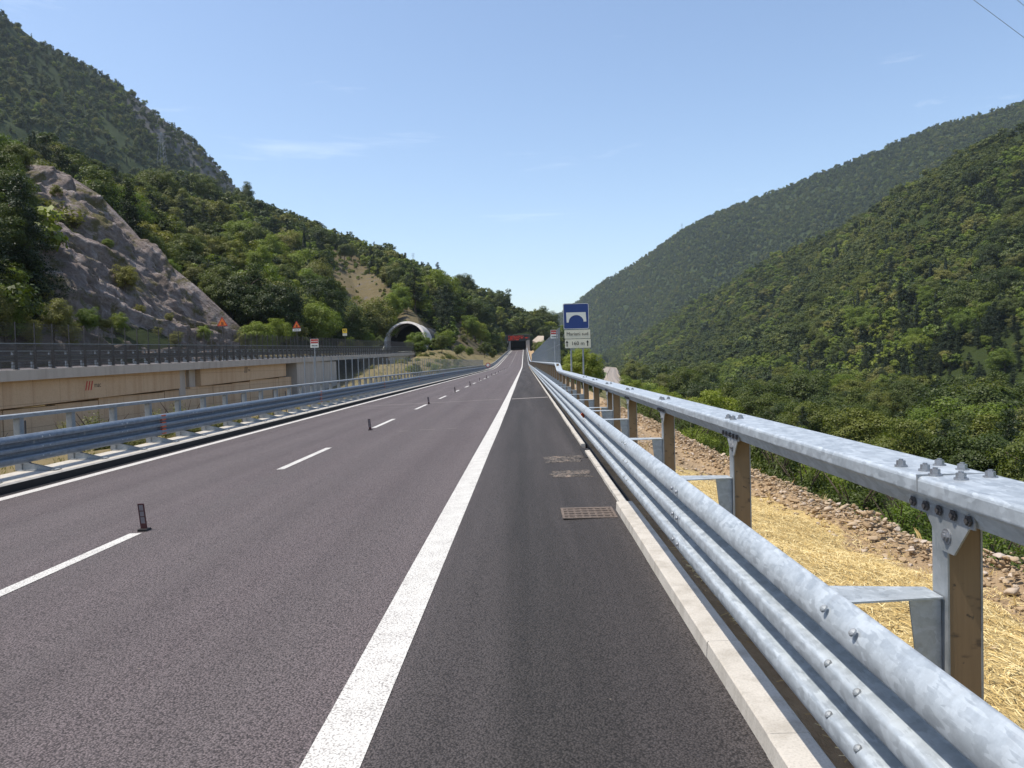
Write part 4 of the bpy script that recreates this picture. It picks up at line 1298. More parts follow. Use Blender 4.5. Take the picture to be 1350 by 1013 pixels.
ca_, sa_ = math.cos(R(38)), math.sin(R(38))
band = P[:, :, 2] * ca_ + P[:, :, 1] * sa_ * .8
Q = np.stack([P[:, :, 0] * .3, band * 1.0, P[:, :, 1] * .12], -1)
ledge = vnoise(Q, .55) + .6 * vnoise(Q, 1.3) + .35 * vnoise(Q, 3.1)
lump = fbm(P, .09, 5, .55)
step_ = np.abs(((band * .16 + .35 * vnoise(P, .08)) % 1.0) - .35)
UU, VV = np.meshgrid(u, v, indexing='ij'); wv = VV + .05 * vnoise(P, .07)
S1 = np.stack([UU * 5, wv * 26, UU * 0 + 2], -1); S2 = np.stack([UU * 16, wv * 70, UU * 0 + 9], -1)
groove = vnoise(S1, 1.0) + .5 * vnoise(S2, 1.0) + .5 * np.abs(vnoise(S1 + 20, .55))
disp = (2.2 * lump + .5 * ledge + 1.2 * step_ + 1.15 * groove + .35 * np.abs(fbm(P, .45, 5, .6))) * env
P[:, :, 0] += disp * .75; P[:, :, 2] += disp * .5 + 2.2 * env * vnoise(P + 7, .05)
bk = []
for k in range(1, 9):
    b = P[:, -1].copy(); q = k / 8; b[:, 0] -= 16 * q; b[:, 1] += 6 * q; b[:, 2] += -2 * q - 6 * q * q; bk.append(b)
rock = raw_mesh('rock_outcrop', np.concatenate([P, np.stack(bk, 1)], 1), grid_faces(300, 178), [M['outcrop_rock']], smooth=False)
tag(link('rock_outcrop', rock), kind='structure')
PROCK = P

# ------------------------------------------------------------------ trees


def leaf_quads(C, N, size, rng, aspect=.62):
    """diamond leaves at C facing N; returns verts, faces"""
    n = len(C)
    a = rng.normal(size=(n, 3)); a -= (a * N).sum(1)[:, None] * N; a /= np.linalg.norm(a, axis=1)[:, None] + 1e-9
    b = np.cross(N, a); s = (size * rng.uniform(.65, 1.35, n))[:, None]
    k = .18 * s * N
    V = np.stack([C - a * s, C - b * s * aspect + k, C + a * s, C + b * s * aspect + k], 1).reshape(-1, 3)
    return V, np.arange(4 * n).reshape(-1, 4)


def unit(v): return v / (np.linalg.norm(v, axis=-1, keepdims=True) + 1e-9)


def broad_crown(seed, n_clump, per, leafs, wide=.42, low=.16, tall=.98, lean=.06):
    """tree of unit height: lumpy crown of many leaf clumps"""
    rng = np.random.default_rng(seed); Cs = []; Ns = []
    cz, hz_ = (low + tall) / 2, (tall - low) / 2
    k = 0
    lob = rng.normal(size=(6, 3)) * np.array([wide * .45, wide * .45, hz_ * .35]); lr = rng.uniform(.45, .8, 6)
    while k < n_clump:
        if k < 5: p = lob[k] * .6
        else:
            q = lob[rng.integers(6)]; r = lr[rng.integers(6)]
            p = q + unit(rng.normal(size=3)) * np.array([wide, wide, hz_ * 1.0]) * r * rng.uniform(.55, 1.0)
        e = math.sqrt((p[0] / wide) ** 2 + (p[1] / wide) ** 2 + (p[2] / hz_) ** 2)
        if e > 1.05: continue
        rad = rng.uniform(.075, .145) * (1.15 - .3 * e)
        m = int(per * (rad / .11) ** 2)
        d = unit(rng.normal(size=(m, 3)) + np.array([0, 0, .25])); rr = rad * rng.uniform(.55, 1.08, m)[:, None] * np.array([1.15, 1.15, .8])
        c = np.array([p[0] + lean * (p[2] + hz_), p[1], p[2] + cz]) + d * rr
        Cs.append(c); Ns.append(unit(d * .9 + unit(p + 1e-6) * .35 + np.array([0, 0, .45]) + rng.normal(size=(m, 3)) * .42)); k += 1
    C = np.concatenate(Cs); N = np.concatenate(Ns)
    C[:, 2] = np.maximum(C[:, 2], .04)
    return leaf_quads(C, N, leafs, rng)


def pine_crown(seed, n_lay, per, leafs, w0=.2, low=.22, top_round=.5):
    rng = np.random.default_rng(seed); Cs = []; Ns = []
    for L in range(n_lay):
        f = L / (n_lay - 1); z = low + (1 - low) * f
        wdt = w0 * (1 - f) ** top_round * rng.uniform(.75, 1.2) + .015
        nb = max(3, int(7 * (1 - f * .6)))
        for b in range(nb):
            a = rng.uniform(0, 6.283); ln = wdt * rng.uniform(.55, 1.15)
            m = int(per * (.4 + ln / w0)); s = rng.random(m) ** .7
            tip = np.array([math.cos(a), math.sin(a), 0])
            c = tip * (ln * s)[:, None] + np.array([0, 0, z]) + np.array([0, 0, -.10]) * (s * ln / w0 * .35)[:, None] + rng.normal(size=(m, 3)) * np.array([.022, .022, .013])
            Cs.append(c); Ns.append(unit(tip * .3 + np.array([0, 0, .8]) + rng.normal(size=(m, 3)) * .6))
    return leaf_quads(np.concatenate(Cs), np.concatenate(Ns), leafs, rng, .4)


def cypress_crown(seed, n, leafs, wide=.085):
    rng = np.random.default_rng(seed); f = rng.random(n) ** .8
    wd = wide * (1.02 - f) ** .55 * (.5 + .5 * np.minimum(1, f / .15)); a = rng.uniform(0, 6.283, n); rr = rng.uniform(.6, 1.05, n)
    C = np.stack([np.cos(a) * wd * rr, np.sin(a) * wd * rr, .05 + .95 * f], 1)
    return leaf_quads(C, unit(np.stack([np.cos(a), np.sin(a), a * 0 + .4], 1) + rng.normal(size=(n, 3)) * .4), leafs, rng, .45)


def trunk_mesh(name, seed, hgt, rad, limbs, spread):
    rng = random.Random(seed); mb = MB()
    pts = [(rng.uniform(-.01, .01) * k + .02 * k / 6, rng.uniform(-.01, .01) * k, -.06 + (hgt + .06) * k / 6) for k in range(7)]
    mb.tube(pts, [rad * (1.25 if k == 0 else 1 - .12 * k) for k in range(7)], 7)
    for q in range(limbs):
        i = rng.randint(2, 5); p = Vector(pts[i]); a = rng.uniform(0, 6.283); ln = spread * rng.uniform(.5, 1)
        e = p + Vector((math.cos(a) * ln, math.sin(a) * ln, ln * rng.uniform(.5, 1.1)))
        mb.tube([p, p.lerp(e, .5) + Vector((0, 0, .02)), e], [rad * .55, rad * .35, rad * .12], 5)
    me = bpy.data.meshes.new(name); me.from_pydata(mb.v, [], mb.f); me.materials.append(M['bark'])
    me.polygons.foreach_set('use_smooth', [True] * len(me.polygons)); return me


def crown(name, vf, mat):
    return raw_mesh(name, vf[0], vf[1], [M[mat]])


KIND = {}     # kind -> list of (crown mesh, trunk mesh) at unit height
KIND['broadleaf_tree'] = [(crown('crown', broad_crown(100 + s, 110, 230, .0135, w_, lo, 1.0), 'broad_leaves'), trunk_mesh('trunk', s, .72, .022, 7, .26)) for s, (w_, lo) in enumerate([(.44, .10), (.38, .13), (.50, .10), (.34, .10), (.46, .16)])]
KIND['light_tree'] = [(crown('crown', broad_crown(200 + s, 90, 200, .0135, w_, lo, 1.0), 'bright_leaves'), trunk_mesh('trunk', 20 + s, .7, .018, 7, .24)) for s, (w_, lo) in enumerate([(.40, .08), (.33, .10), (.46, .06)])]
KIND['olive_tree'] = [(crown('crown', broad_crown(300 + s, 80, 180, .0135, w_, lo, 1.0), 'olive_leaves'), trunk_mesh('trunk', 40 + s, .7, .018, 7, .24)) for s, (w_, lo) in enumerate([(.42, .05), (.34, .06)])]
KIND['pine_tree'] = [(crown('crown', pine_crown(400 + s, nl, 110, .010, w_, lo, tr_), 'needles'), trunk_mesh('trunk', 60 + s, .96, .014, 5, .08)) for s, (nl, w_, lo, tr_) in enumerate([(22, .22, .20, .55), (20, .27, .34, .38), (24, .19, .12, .7)])]
KIND['cypress_tree'] = [(crown('crown', cypress_crown(500, 1600, .022), 'needles'), trunk_mesh('trunk', 80, .6, .014, 0, .1))]
NAMES = list(KIND)

# coarse versions for the far woods (never linked to the scene themselves)
far_col = bpy.data.collections.new('wood_kinds')
FAR = []
for k, (vf, mt) in enumerate([(broad_crown(600, 30, 70, .036, .44, .06), 'far_leaves'), (broad_crown(601, 28, 70, .036, .38, .08), 'far_leaves'), (broad_crown(602, 32, 66, .036, .5, .05), 'broad_leaves'), (broad_crown(603, 26, 66, .036, .4, .05), 'far_leaves'),
                              (broad_crown(604, 26, 66, .036, .42, .05), 'bright_leaves'), (pine_crown(605, 16, 32, .026, .29, .12, .6), 'needles'), (cypress_crown(606, 900, .030, .10), 'needles'), (broad_crown(607, 60, 120, .023, .44, .07), 'broad_leaves'), (broad_crown(608, 60, 120, .023, .4, .07), 'broad_leaves'), (pine_crown(609, 20, 60, .017, .29, .15, .5), 'needles'), (broad_crown(610, 60, 110, .023, .44, .05), 'olive_leaves')]):
    o = bpy.data.objects.new('wood_kind_%02d' % k, crown('wood_crown', vf, mt)); far_col.objects.link(o)


def wood(name, P, H, idx, rng):
    me = bpy.data.meshes.new(name); me.vertices.add(len(P)); me.vertices.foreach_set('co', np.asarray(P, np.float32).ravel())
    at = me.attributes.new('tall', 'FLOAT_VECTOR', 'POINT')
    at.data.foreach_set('vector', (np.stack([H * rng.uniform(.85, 1.25, len(H)), H * rng.uniform(.85, 1.25, len(H)), H], 1)).astype(np.float32).ravel())
    at = me.attributes.new('turn', 'FLOAT_VECTOR', 'POINT')
    at.data.foreach_set('vector', np.stack([rng.normal(size=len(H)) * .05, rng.normal(size=len(H)) * .05, rng.uniform(0, 6.283, len(H))], 1).astype(np.float32).ravel())
    at = me.attributes.new('sort', 'INT', 'POINT'); at.data.foreach_set('value', np.asarray(idx, np.int32))
    o = tag(link(name, me), kind='stuff')
    md = o.modifiers.new('wood', 'NODES'); md.node_group = wood_group()
    return o


_wg = []


def wood_group():
    if _wg: return _wg[0]
    g = bpy.data.node_groups.new('wood', 'GeometryNodeTree')
    g.interface.new_socket('Geometry', in_out='INPUT', socket_type='NodeSocketGeometry'); g.interface.new_socket('Geometry', in_out='OUTPUT', socket_type='NodeSocketGeometry')
    i = g.nodes.new('NodeGroupInput'); o = g.nodes.new('NodeGroupOutput')
    ip = g.nodes.new('GeometryNodeInstanceOnPoints'); ci = g.nodes.new('GeometryNodeCollectionInfo')
    ci.inputs['Collection'].default_value = far_col; ci.inputs['Separate Children'].default_value = True; ci.inputs['Reset Children'].default_value = True
    ip.inputs['Pick Instance'].default_value = True

    def na(nm, ty):
        n = g.nodes.new('GeometryNodeInputNamedAttribute'); n.data_type = ty; n.inputs['Name'].default_value = nm; return n.outputs['Attribute']
    L = g.links.new
    L(i.outputs[0], ip.inputs['Points']); L(ci.outputs[0], ip.inputs['Instance']); L(na('sort', 'INT'), ip.inputs['Instance Index'])
    L(na('turn', 'FLOAT_VECTOR'), ip.inputs['Rotation']); L(na('tall', 'FLOAT_VECTOR'), ip.inputs['Scale']); L(ip.outputs[0], o.inputs[0])
    _wg.append(g); return g


rng = np.random.default_rng(21)
# -- candidate trees: position, height, kind
cand = []


def add_trees(pts, hlo, hhi, weights, zone):
    hs = rng.uniform(hlo, hhi, len(pts)) * (1 + .45 * vnoise(pts, .03))
    hs = np.where(rng.random(len(pts)) < .07, hs * 1.45, hs)
    # kinds come in drifts
    nz = vnoise(pts + 5, .011) * .75 + rng.random(len(pts)) * .9 + .05
    wts = np.cumsum(np.array(weights[:4], float)) / sum(weights[:4])
    ks = np.searchsorted(wts, np.clip((nz + .35) / 1.6, 0, .9999)); ks[rng.random(len(pts)) < weights[4] / sum(weights)] = 4
    for p, h, k in zip(pts, hs, ks): cand.append((p, h, int(k), zone))


# left slope
pts = scatter(PL, 1 / 24.0, rng)
q = to_photo(pts)
keep = np.ones(len(pts), bool)
vis = ~np.isnan(q[:, 0])
for poly in BARE_L:
    for dn in (0, 9, 18, 27, 36): keep[vis] &= ~(in_poly(q[vis, :2] - np.array([0, dn]), poly) & (rng.random(vis.sum()) < (.94 if dn == 0 else .72)))
roadside = (pts[:, 0] > -22) & (pts[:, 2] < 8) & (pts[:, 1] > 210)
keep &= ~(roadside & (rng.random(len(pts)) < .45))
keep &= ~((pts[:, 1] > 203) & (pts[:, 1] < 222) & (pts[:, 0] > -41) & (pts[:, 0] < -22) & (pts[:, 2] < 20))
keep &= ~((pts[:, 1] > 455) & (pts[:, 1] < 490) & (pts[:, 0] > -13))
ROCKPOLY = [(22, 214), (62, 210), (90, 224), (135, 250), (205, 326), (262, 372), (300, 402), (345, 440), (350, 540), (60, 540), (60, 330)]
keep[vis] &= ~((in_poly(q[vis, :2], ROCKPOLY) | ((q[vis, 0] > 240) & (q[vis, 0] < 360) & (q[vis, 1] > 400))) & (pts[vis, 1] < 135))
for c0_, c1_ in zip(crest[:-1], crest[1:]):
    m_ = (c0_ + c1_) / 2; keep &= ~((np.abs(pts[:, 1] - m_[1]) < 7) & (np.abs(pts[:, 0] - m_[0]) < 9) & (rng.random(len(pts)) < .8))
pts = pts[keep]
lowside = (pts[:, 0] > -22) & (pts[:, 2] < 8) & (pts[:, 1] > 210) | ((pts[:, 0] > -27) & (pts[:, 1] > 375) & (pts[:, 1] < 476) & (pts[:, 2] < 24))
add_trees(pts[lowside], 1.6, 4.2, (.4, .42, .18, 0, 0), 'left slope'); pts = pts[~lowside]
top_ = pts[:, 2] > 45
add_trees(pts[~top_], 4.5, 11.5, (.48, .15, .08, .27, .02), 'left slope')
add_trees(pts[top_], 6, 10.5, (.45, .05, .03, .45, .02), 'left upper slope')
cq = pts[vis[keep]] if False else None
Pc = scatter(PL, 1 / 30.0, rng); qc = to_photo(Pc); okk = ~np.isnan(qc[:, 0]); hit = np.zeros(len(Pc), bool)
for poly in BARE_L: hit[okk] |= in_poly(qc[okk, :2], poly)
add_trees(Pc[hit & (rng.random(len(Pc)) < .45)], 1.0, 2.6, (.25, .3, .45, 0, 0), 'left slope')
SURF = np.concatenate([PROCK[::3, ::3].reshape(-1, 3), PL.reshape(-1, 3), np.stack([GX, GY, GZ], -1)[(GX < -9.5) & (GX > -60) & (GY > 20) & (GY < 430)]])
SQ = to_photo(SURF); _k = ~np.isnan(SQ[:, 0]); SURF, SQ = SURF[_k], SQ[_k]


def on_slope(px, py, d):
    e = np.hypot(SQ[:, 0] - px, SQ[:, 1] - py); near_ = np.where(e < max(9, e.min() + 2))[0]
    return SURF[near_[np.argmin(np.abs(SQ[near_, 2] - d) + e[near_])]].copy()


# trees left of and below the rock
for (px, py, d, h, k) in [(10, 345, 74, 6.5, 0), (36, 335, 84, 6, 0), (-14, 352, 70, 6, 0), (22, 385, 74, 5, 1), (0, 300, 88, 7, 0), (30, 292, 100, 6, 0), (12, 268, 108, 7, 0), (-30, 300, 84, 6, 0), (2, 232, 122, 7, 1), (-30, 250, 110, 7, 0), (30, 238, 118, 5.5, 0), (40, 412, 76, 3.6, 2), (6, 410, 66, 4.6, 1), (-24, 420, 62, 5, 2), (20, 430, 66, 3.4, 2), (92, 300, 112, 1.8, 2), (140, 330, 112, 1.6, 1), (70, 262, 118, 2, 2), (185, 420, 100, 1.8, 2), (225, 425, 104, 1.5, 2)]:
    cand.append((on_slope(px, py, d), h, k, 'beside rock'))
for (px, py, d, h, k) in [(10, 455, 61, 5.2, 1), (38, 458, 64, 3.4, 2), (70, 452, 68, 4.2, 2), (95, 448, 72, 3.2, 2), (118, 436, 78, 3.0, 1), (140, 440, 80, 2.4, 2), (165, 384, 96, 4.2, 2), (158, 445, 80, 3, 1), (205, 452, 87, 2.6, 2), (232, 450, 92, 2.4, 2), (268, 452, 97, 2.6, 1), (-12, 448, 58, 5, 2), (338, 458, 116, 5, 1), (362, 462, 118, 6, 1), (322, 462, 110, 3.4, 2)]:
    cand.append((on_slope(px, py, d), h, k, 'below rock'))
# around the stone portal and along the foot of the slope
for (px, py, d, h, k) in [(488, 458, 190, 5.5, 1), (505, 450, 207, 8, 1), (520, 428, 214, 8.5, 1), (500, 425, 216, 9, 1), (535, 420, 222, 5, 1), (552, 466, 186, 6.0, 1), (573, 466, 196, 5, 1), (586, 452, 212, 6.5, 1), (590, 446, 216, 8, 1), (600, 448, 226, 7, 1), (585, 466, 196, 5.2, 0), (556, 470, 184, 3.0, 0), (603, 468, 205, 3, 0), (612, 467, 222, 3.4, 1), (622, 468, 240, 3.4, 1), (640, 466, 270, 6, 0), (652, 468, 290, 4.5, 0), (475, 462, 160, 3.6, 2), (455, 466, 135, 2.6, 2), (462, 470, 140, 3.8, 1), (620, 440, 300, 9, 1), (632, 446, 300, 9, 1), (645, 450, 330, 9, 1), (655, 455, 350, 8, 1), (664, 452, 390, 9, 1)]:
    cand.append((on_slope(px, py, d), h, k, 'portal'))
# right of the road beyond the bar fence
kx = rng.uniform(5, 30, 220); ky = rng.uniform(60, 460, 220)
ok = ~((np.abs(kx / ky - .034) < .012) & (ky > 250)) & ~((kx / ky > .092) & (kx / ky < .15)) & (rng.random(220) < .8)
P_ = np.stack([kx, ky, ground_z(kx, ky)], 1)[ok]
add_trees(P_, 2.2, 5.0, (.55, .3, .15, 0, 0), 'knoll')
# valley floor and the lower slopes opposite
vx = np.concatenate([rng.uniform(16, 215, 8500), rng.uniform(180, 360, 1100)]); vy = np.concatenate([rng.uniform(12, 1500, 8500), rng.uniform(70, 320, 1100)])
ok = (vx < np.interp(vy, [60, 100, 150, 230, 1200, 1500], [400, 290, 225, 180, 176, 205])) & (vx < vy * .85 + 30)
ra = np.interp(vy, ry_, ri_)
ok &= np.abs(vx - ra) > 11
az = vx / vy
ok &= ~((az > .096) & (az < .142) & (vx < ra + 9))
field = (((vx - 118) / 20) ** 2 + ((vy - 460) / 95) ** 2 < 1) | (((vx - 86) / 12) ** 2 + ((vy - 178) / 22) ** 2 < 1)
ok &= ~field
ok &= rng.random(len(vx)) < np.interp(vy, [0, 200, 1500], [.80, .8, .95])
P_ = np.stack([vx, vy, ground_z(vx, vy)], 1)[ok]
hmax = np.clip((1.6 + .6 - P_[:, 2]) - .098 * P_[:, 1] * 0, 3, 99)
near = P_[:, 0] < 30
add_trees(P_[near], 2.5, 4.2, (.7, .2, .08, .0, .02), 'near valley')
add_trees(P_[~near], 6.5, 11.0, (.80, .07, .03, .08, .02), 'valley')
fx = rng.uniform(60, 145, 900); fy = rng.uniform(150, 560, 900)
fd = (((fx - 118) / 20) ** 2 + ((fy - 460) / 95) ** 2 < 1)
P_ = np.stack([fx, fy, ground_z(fx, fy)], 1)[fd]; add_trees(P_, 1.6, 4.0, (.0, .9, .1, 0, 0), 'meadow scrub')
for (px, py, d, h) in [(828, 502, 210, 6), (840, 508, 190, 6.5), (852, 512, 180, 6.0), (865, 516, 170, 5.5), (880, 520, 165, 5), (890, 524, 160, 5), (905, 530, 150, 4.6), (858, 505, 240, 6)]:
    b = at_depth(px, py, d); b[2] = ground_z(b[0], b[1]); cand.append((b, max(3, at_depth(px, py - 8, d)[2] - b[2]), 1, 'valley bright'))
pts = scatter(PR, 1 / 23.0, rng)
lowp = pts[:, 2] < 14
add_trees(pts[lowp], 5, 12, (.58, .15, .05, .16, .06), 'opposite slope')
add_trees(pts[~lowp], 4.5, 11.5, (.66, .12, .07, .10, .05), 'opposite slope')

# drifts seen in the place: a bright young stand across the valley, a small clearing nearer by
VPOLY = [(880, 508), (950, 486), (1005, 474), (1050, 488), (985, 506), (925, 520)]
CLEAR = [(1118, 556), (1245, 566), (1240, 592), (1130, 584)]
cb = to_photo(np.array([c[0] for c in cand])); okc = ~np.isnan(cb[:, 0])
inv = np.zeros(len(cand), bool); inv[okc] = in_poly(cb[okc, :2], VPOLY)
inc = np.zeros(len(cand), bool)
for dn in (0, 14, 28): inc[okc] |= in_poly(cb[okc, :2] - np.array([0, dn]), CLEAR)
BELOW = [(440, 372), (470, 400), (505, 418), (590, 452), (600, 472), (510, 472), (440, 440)]
inb = np.zeros(len(cand), bool); inb[okc] = in_poly(cb[okc, :2], BELOW)
new = []
for i, c in enumerate(cand):
    if inb[i] and c[3] == 'left slope': c = (c[0], min(c[1], 4.5), c[2], c[3])
    if inc[i] and c[3] in ('valley', 'opposite slope') and rng.random() < .85: continue
    if inv[i] and c[3] in ('valley', 'opposite slope'): c = (c[0], c[1] * .75, 1, c[3])
    new.append(c)
cand = new
# -- choose the trees that show largest: each an object of its own; the rest goes into the woods
cp = np.array([c[0] for c in cand]); ch = np.array([c[1] for c in cand]); ck = np.array([c[2] for c in cand]); cz_ = np.array([c[3] for c in cand])
q = to_photo(cp); qt = to_photo(cp + np.stack([ch * 0, ch * 0, ch], 1))
inside = (~np.isnan(q[:, 0])) & (q[:, 0] > -40) & (q[:, 0] < 1400) & (qt[:, 1] < 990) & (q[:, 1] > 0)
size = np.where(inside, ch / np.where(q[:, 2] > 0, q[:, 2], 1e9), 0)
# trees hidden by nearer ones count less: coarse depth buffer of the tree boxes
order = np.argsort(np.where(inside, q[:, 2], 1e9)); cover = np.zeros((112, 150), np.float32); shown = np.zeros(len(cp))
for i in order:
    if not inside[i] or size[i] < .012: continue
    x0 = int((q[i, 0] - size[i] * FPX * .30) / 9); x1 = int((q[i, 0] + size[i] * FPX * .30) / 9) + 1; y0 = int(qt[i, 1] / 9); y1 = int(q[i, 1] / 9) + 1
    x0, x1, y0, y1 = max(x0, 0), min(x1, 150), max(y0, 0), min(y1, 112)
    if x1 <= x0 or y1 <= y0: continue
    blk = cover[y0:y1, x0:x1]; shown[i] = (1 - np.minimum(blk, 1)).sum(); blk += .75
# the barrier, road and rock hide some: what lies under the top rail on the near side is kept anyway
score = shown * (size > .012)
N_IND = 285
pick = np.argsort(-score)[:N_IND]; picked = np.zeros(len(cp), bool); picked[pick] = score[pick] > 0
ADJ = {'broadleaf_tree': 'dark green broadleaf tree', 'light_tree': 'bright green leafy tree', 'olive_tree': 'yellowish green bushy tree', 'pine_tree': 'dark narrow pine tree', 'cypress_tree': 'slim dark cypress'}


def where_is(zone, px, py, d):
    if zone == 'beside rock': return 'beside the bare rock outcrop, at its shadowed flank'
    if zone == 'below rock': return 'at the foot of the bare rock outcrop'
    if zone == 'portal': return 'around the stone arch portal' if px < 612 else 'on the roadside slope before the far tunnel'
    if zone == 'knoll': return 'beyond the bar fence and the blue sign'
    if zone == 'near valley': return 'just below the straw bank'
    if zone == 'valley bright': return 'beside the railway tracks'
    if zone == 'meadow scrub': return 'in the pale clearing across the valley'
    if zone in ('valley', 'opposite slope'):
        return ('on the valley floor below the top rail' if py > 540 else 'on the valley floor') if zone == 'valley' else ('low on the wooded slope opposite' if py > 420 else 'high on the wooded slope opposite')
    if px < 230: return 'above the bare rock outcrop'
    if px < 440: return 'between the rock outcrop and the brown clearing'
    if px < 560: return 'around the brown clearing above the stone portal'
    return 'on the ridge running down to the far tunnel'


def tree_label(kind, zone, px, py, d, h):
    big = 'tall ' if h > 8.8 else ('small ' if h < 5 else '')
    band = '' if zone not in ('left slope', 'left upper slope', 'valley', 'opposite slope') else (', near its skyline' if zone == 'left upper slope' and h > 8 else '')
    return (big + ADJ[kind] + ' ' + where_is(zone, px, py, d) + band)


for i in np.where(picked)[0]:
    kind = NAMES[ck[i]]; var = KIND[kind][int(rng.integers(len(KIND[kind])))]
    name = {'light_tree': 'broadleaf_tree', 'olive_tree': 'broadleaf_tree'}.get(kind, kind)
    lab = tree_label(kind, cz_[i], q[i, 0], q[i, 1], q[i, 2], ch[i])
    t_ = thing(name, lab, 'tree', tuple(cp[i] - np.array([0, 0, .15])), 'trees: ' + lab, rng.uniform(0, 6.283))
    s_ = ch[i]; t_.scale = (s_ * rng.uniform(.9, 1.2), s_ * rng.uniform(.9, 1.2), s_)
    link('crown', var[0], t_); link('trunk', var[1], t_)

rest_ = ~picked
d_ = np.where(np.isnan(q[:, 2]), 1e9, q[:, 2])
vis_any = (~np.isnan(q[:, 0])) & (q[:, 0] > -160) & (q[:, 0] < 1520)
near_map = {0: (7, 8), 1: (4,), 2: (10,), 3: (9,), 4: (6,)}; far_map = {0: (0, 1, 2, 3), 1: (4,), 2: (4, 10), 3: (5,), 4: (6,)}


def sorts(ks, near_):
    out = np.zeros(len(ks), int)
    for j, (k, n_) in enumerate(zip(ks, near_)):
        o_ = (near_map if n_ else far_map)[int(k)]; out[j] = o_[int(rng.integers(len(o_)))]
    return out


left_ = np.isin(cz_, ['left slope', 'left upper slope', 'beside rock', 'below rock', 'portal'])
for name, sel in (('hillside_wood', left_ & rest_ & vis_any), ('valley_wood', ~left_ & rest_ & vis_any)):
    wood(name, cp[sel] - np.array([0, 0, .3]), ch[sel], sorts(ck[sel], d_[sel] < 330), rng)
pts = scatter(PM, 1 / 40.0, rng); qq = to_photo(pts); pts = pts[(~np.isnan(qq[:, 0])) & (qq[:, 0] > -120) & (qq[:, 0] < 420)]
qm = to_photo(pts); incl = in_poly(qm[:, :2], CLIFF)
pts = pts[~(incl & (rng.random(len(pts)) < .55))]
thin = rng.random(len(pts)) < np.clip(.78 + .5 * vnoise(pts, .012), .2, 1); pts = pts[thin]
ks = rng.choice(5, len(pts), p=[.66, .08, .06, .18, .02]); wood('mountain_wood', pts - np.array([0, 0, .5]), rng.uniform(4.5, 9.5, len(pts)), sorts(ks, np.zeros(len(pts), bool)), rng)
pts = scatter(PF, 1 / 52.0, rng); qq = to_photo(pts); pts = pts[(~np.isnan(qq[:, 0])) & (qq[:, 0] > 690) & (qq[:, 0] < 1430)]
ks = rng.choice(5, len(pts), p=[.78, .08, .04, .08, .02]); wood('far_mountain_wood', pts - np.array([0, 0, .5]), rng.uniform(7, 12.5, len(pts)), sorts(ks, np.zeros(len(pts), bool)), rng)

# ------------------------------------------------------------------ shrubs below the bank


def shrub_crown(seed, n_clump, per, leafs, mat, flat=.8):
    rg = np.random.default_rng(seed); Cs, Ns = [], []
    for k in range(n_clump):
        d = unit(rg.normal(size=3) + np.array([0, 0, .35])); d[2] = abs(d[2]) * .95
        p = d * rg.uniform(.25, .78) * np.array([1, 1, flat]); rad = rg.uniform(.16, .30)
        m = int(per * (rad / .22) ** 2); e = unit(rg.normal(size=(m, 3))); c = p + e * rad * rg.uniform(.35, 1.1, m)[:, None]
        c[:, 2] = np.maximum(c[:, 2], .0); Cs.append(c); Ns.append(unit(e + np.array([0, 0, .7]) + d * .4 + rg.normal(size=(m, 3)) * .45))
    return crown('foliage', leaf_quads(np.concatenate(Cs), np.concatenate(Ns), leafs, rg, .42), mat)


def stem_mesh(seed):
    rg = random.Random(seed); mb = MB()
    for k in range(9):
        a = rg.uniform(0, 6.283); l_ = rg.uniform(.5, .95); t_ = rg.uniform(.3, 1.1)
        mb.tube([(0, 0, -.1), (math.cos(a) * l_ * t_ * .4, math.sin(a) * l_ * t_ * .4, l_ * .5), (math.cos(a) * l_ * t_ * .8, math.sin(a) * l_ * t_ * .8, l_ * .85)], [.022, .014, .005], 5)
    me = bpy.data.meshes.new('stems'); me.from_pydata(mb.v, [], mb.f); me.materials.append(M['bark']); return me


SH = [(shrub_crown(700 + k, 34, 150, .034, 'broad_leaves'), stem_mesh(k)) for k in range(3)] + [(shrub_crown(710 + k, 30, 150, .030, m_), stem_mesh(5 + k)) for k, m_ in enumerate(('olive_leaves', 'bright_leaves'))]
spots = []
y = 4.0
while y < 46:
    for row, x in enumerate((6.2, 7.6, 9.8, 12.6)):
        if row == 0 and rng.random() < .12: continue
        r_ = rng.uniform(1.0, 1.5) + .12 * row
        spots.append((x + rng.uniform(-.5, .5) + .012 * y, y + rng.uniform(-.6, .6), r_))
    y += 1.9 + .03 * y
for (x, yy_, r_) in spots:
    gz = float(ground_z(x, yy_)); v_ = int(rng.choice(5, p=[.34, .26, .2, .1, .1]))
    if yy_ > 15 and yy_ < 24 and x < 10: v_ = int(rng.choice([4, 0]))
    top = np.interp(x, [6.0, 8, 10, 13.5], [-.45, -.38, -1.0, -1.9]) + rng.uniform(-.32, .18)
    hgt = max(1.0, top - gz)
    colr = {0: 'dark green shrub', 1: 'dark green shrub', 2: 'dark green shrub', 3: 'olive green shrub', 4: 'bright green shrub'}[v_]
    pos = 'at the edge of the rubble line' if x < 7.2 else ('in the thicket below the bank' if x < 11.5 else 'at the back of the thicket')
    lab = colr + ' ' + pos + (', near the closest guardrail post' if yy_ < 11 else (', midway along the straw bank' if yy_ < 22 else ', towards the blue sign'))
    s_ = thing('shrub', lab, 'shrub', (x, yy_, gz - .1), 'shrubs: ' + lab, rng.uniform(0, 6.283))
    s_.scale = (r_, r_ * rng.uniform(.9, 1.1), hgt)
    link('foliage', SH[v_][0], s_); link('stems', SH[v_][1], s_)

# scrub, weeds and dry grass of the median: low tufts nobody would count
tv, tf = [], []


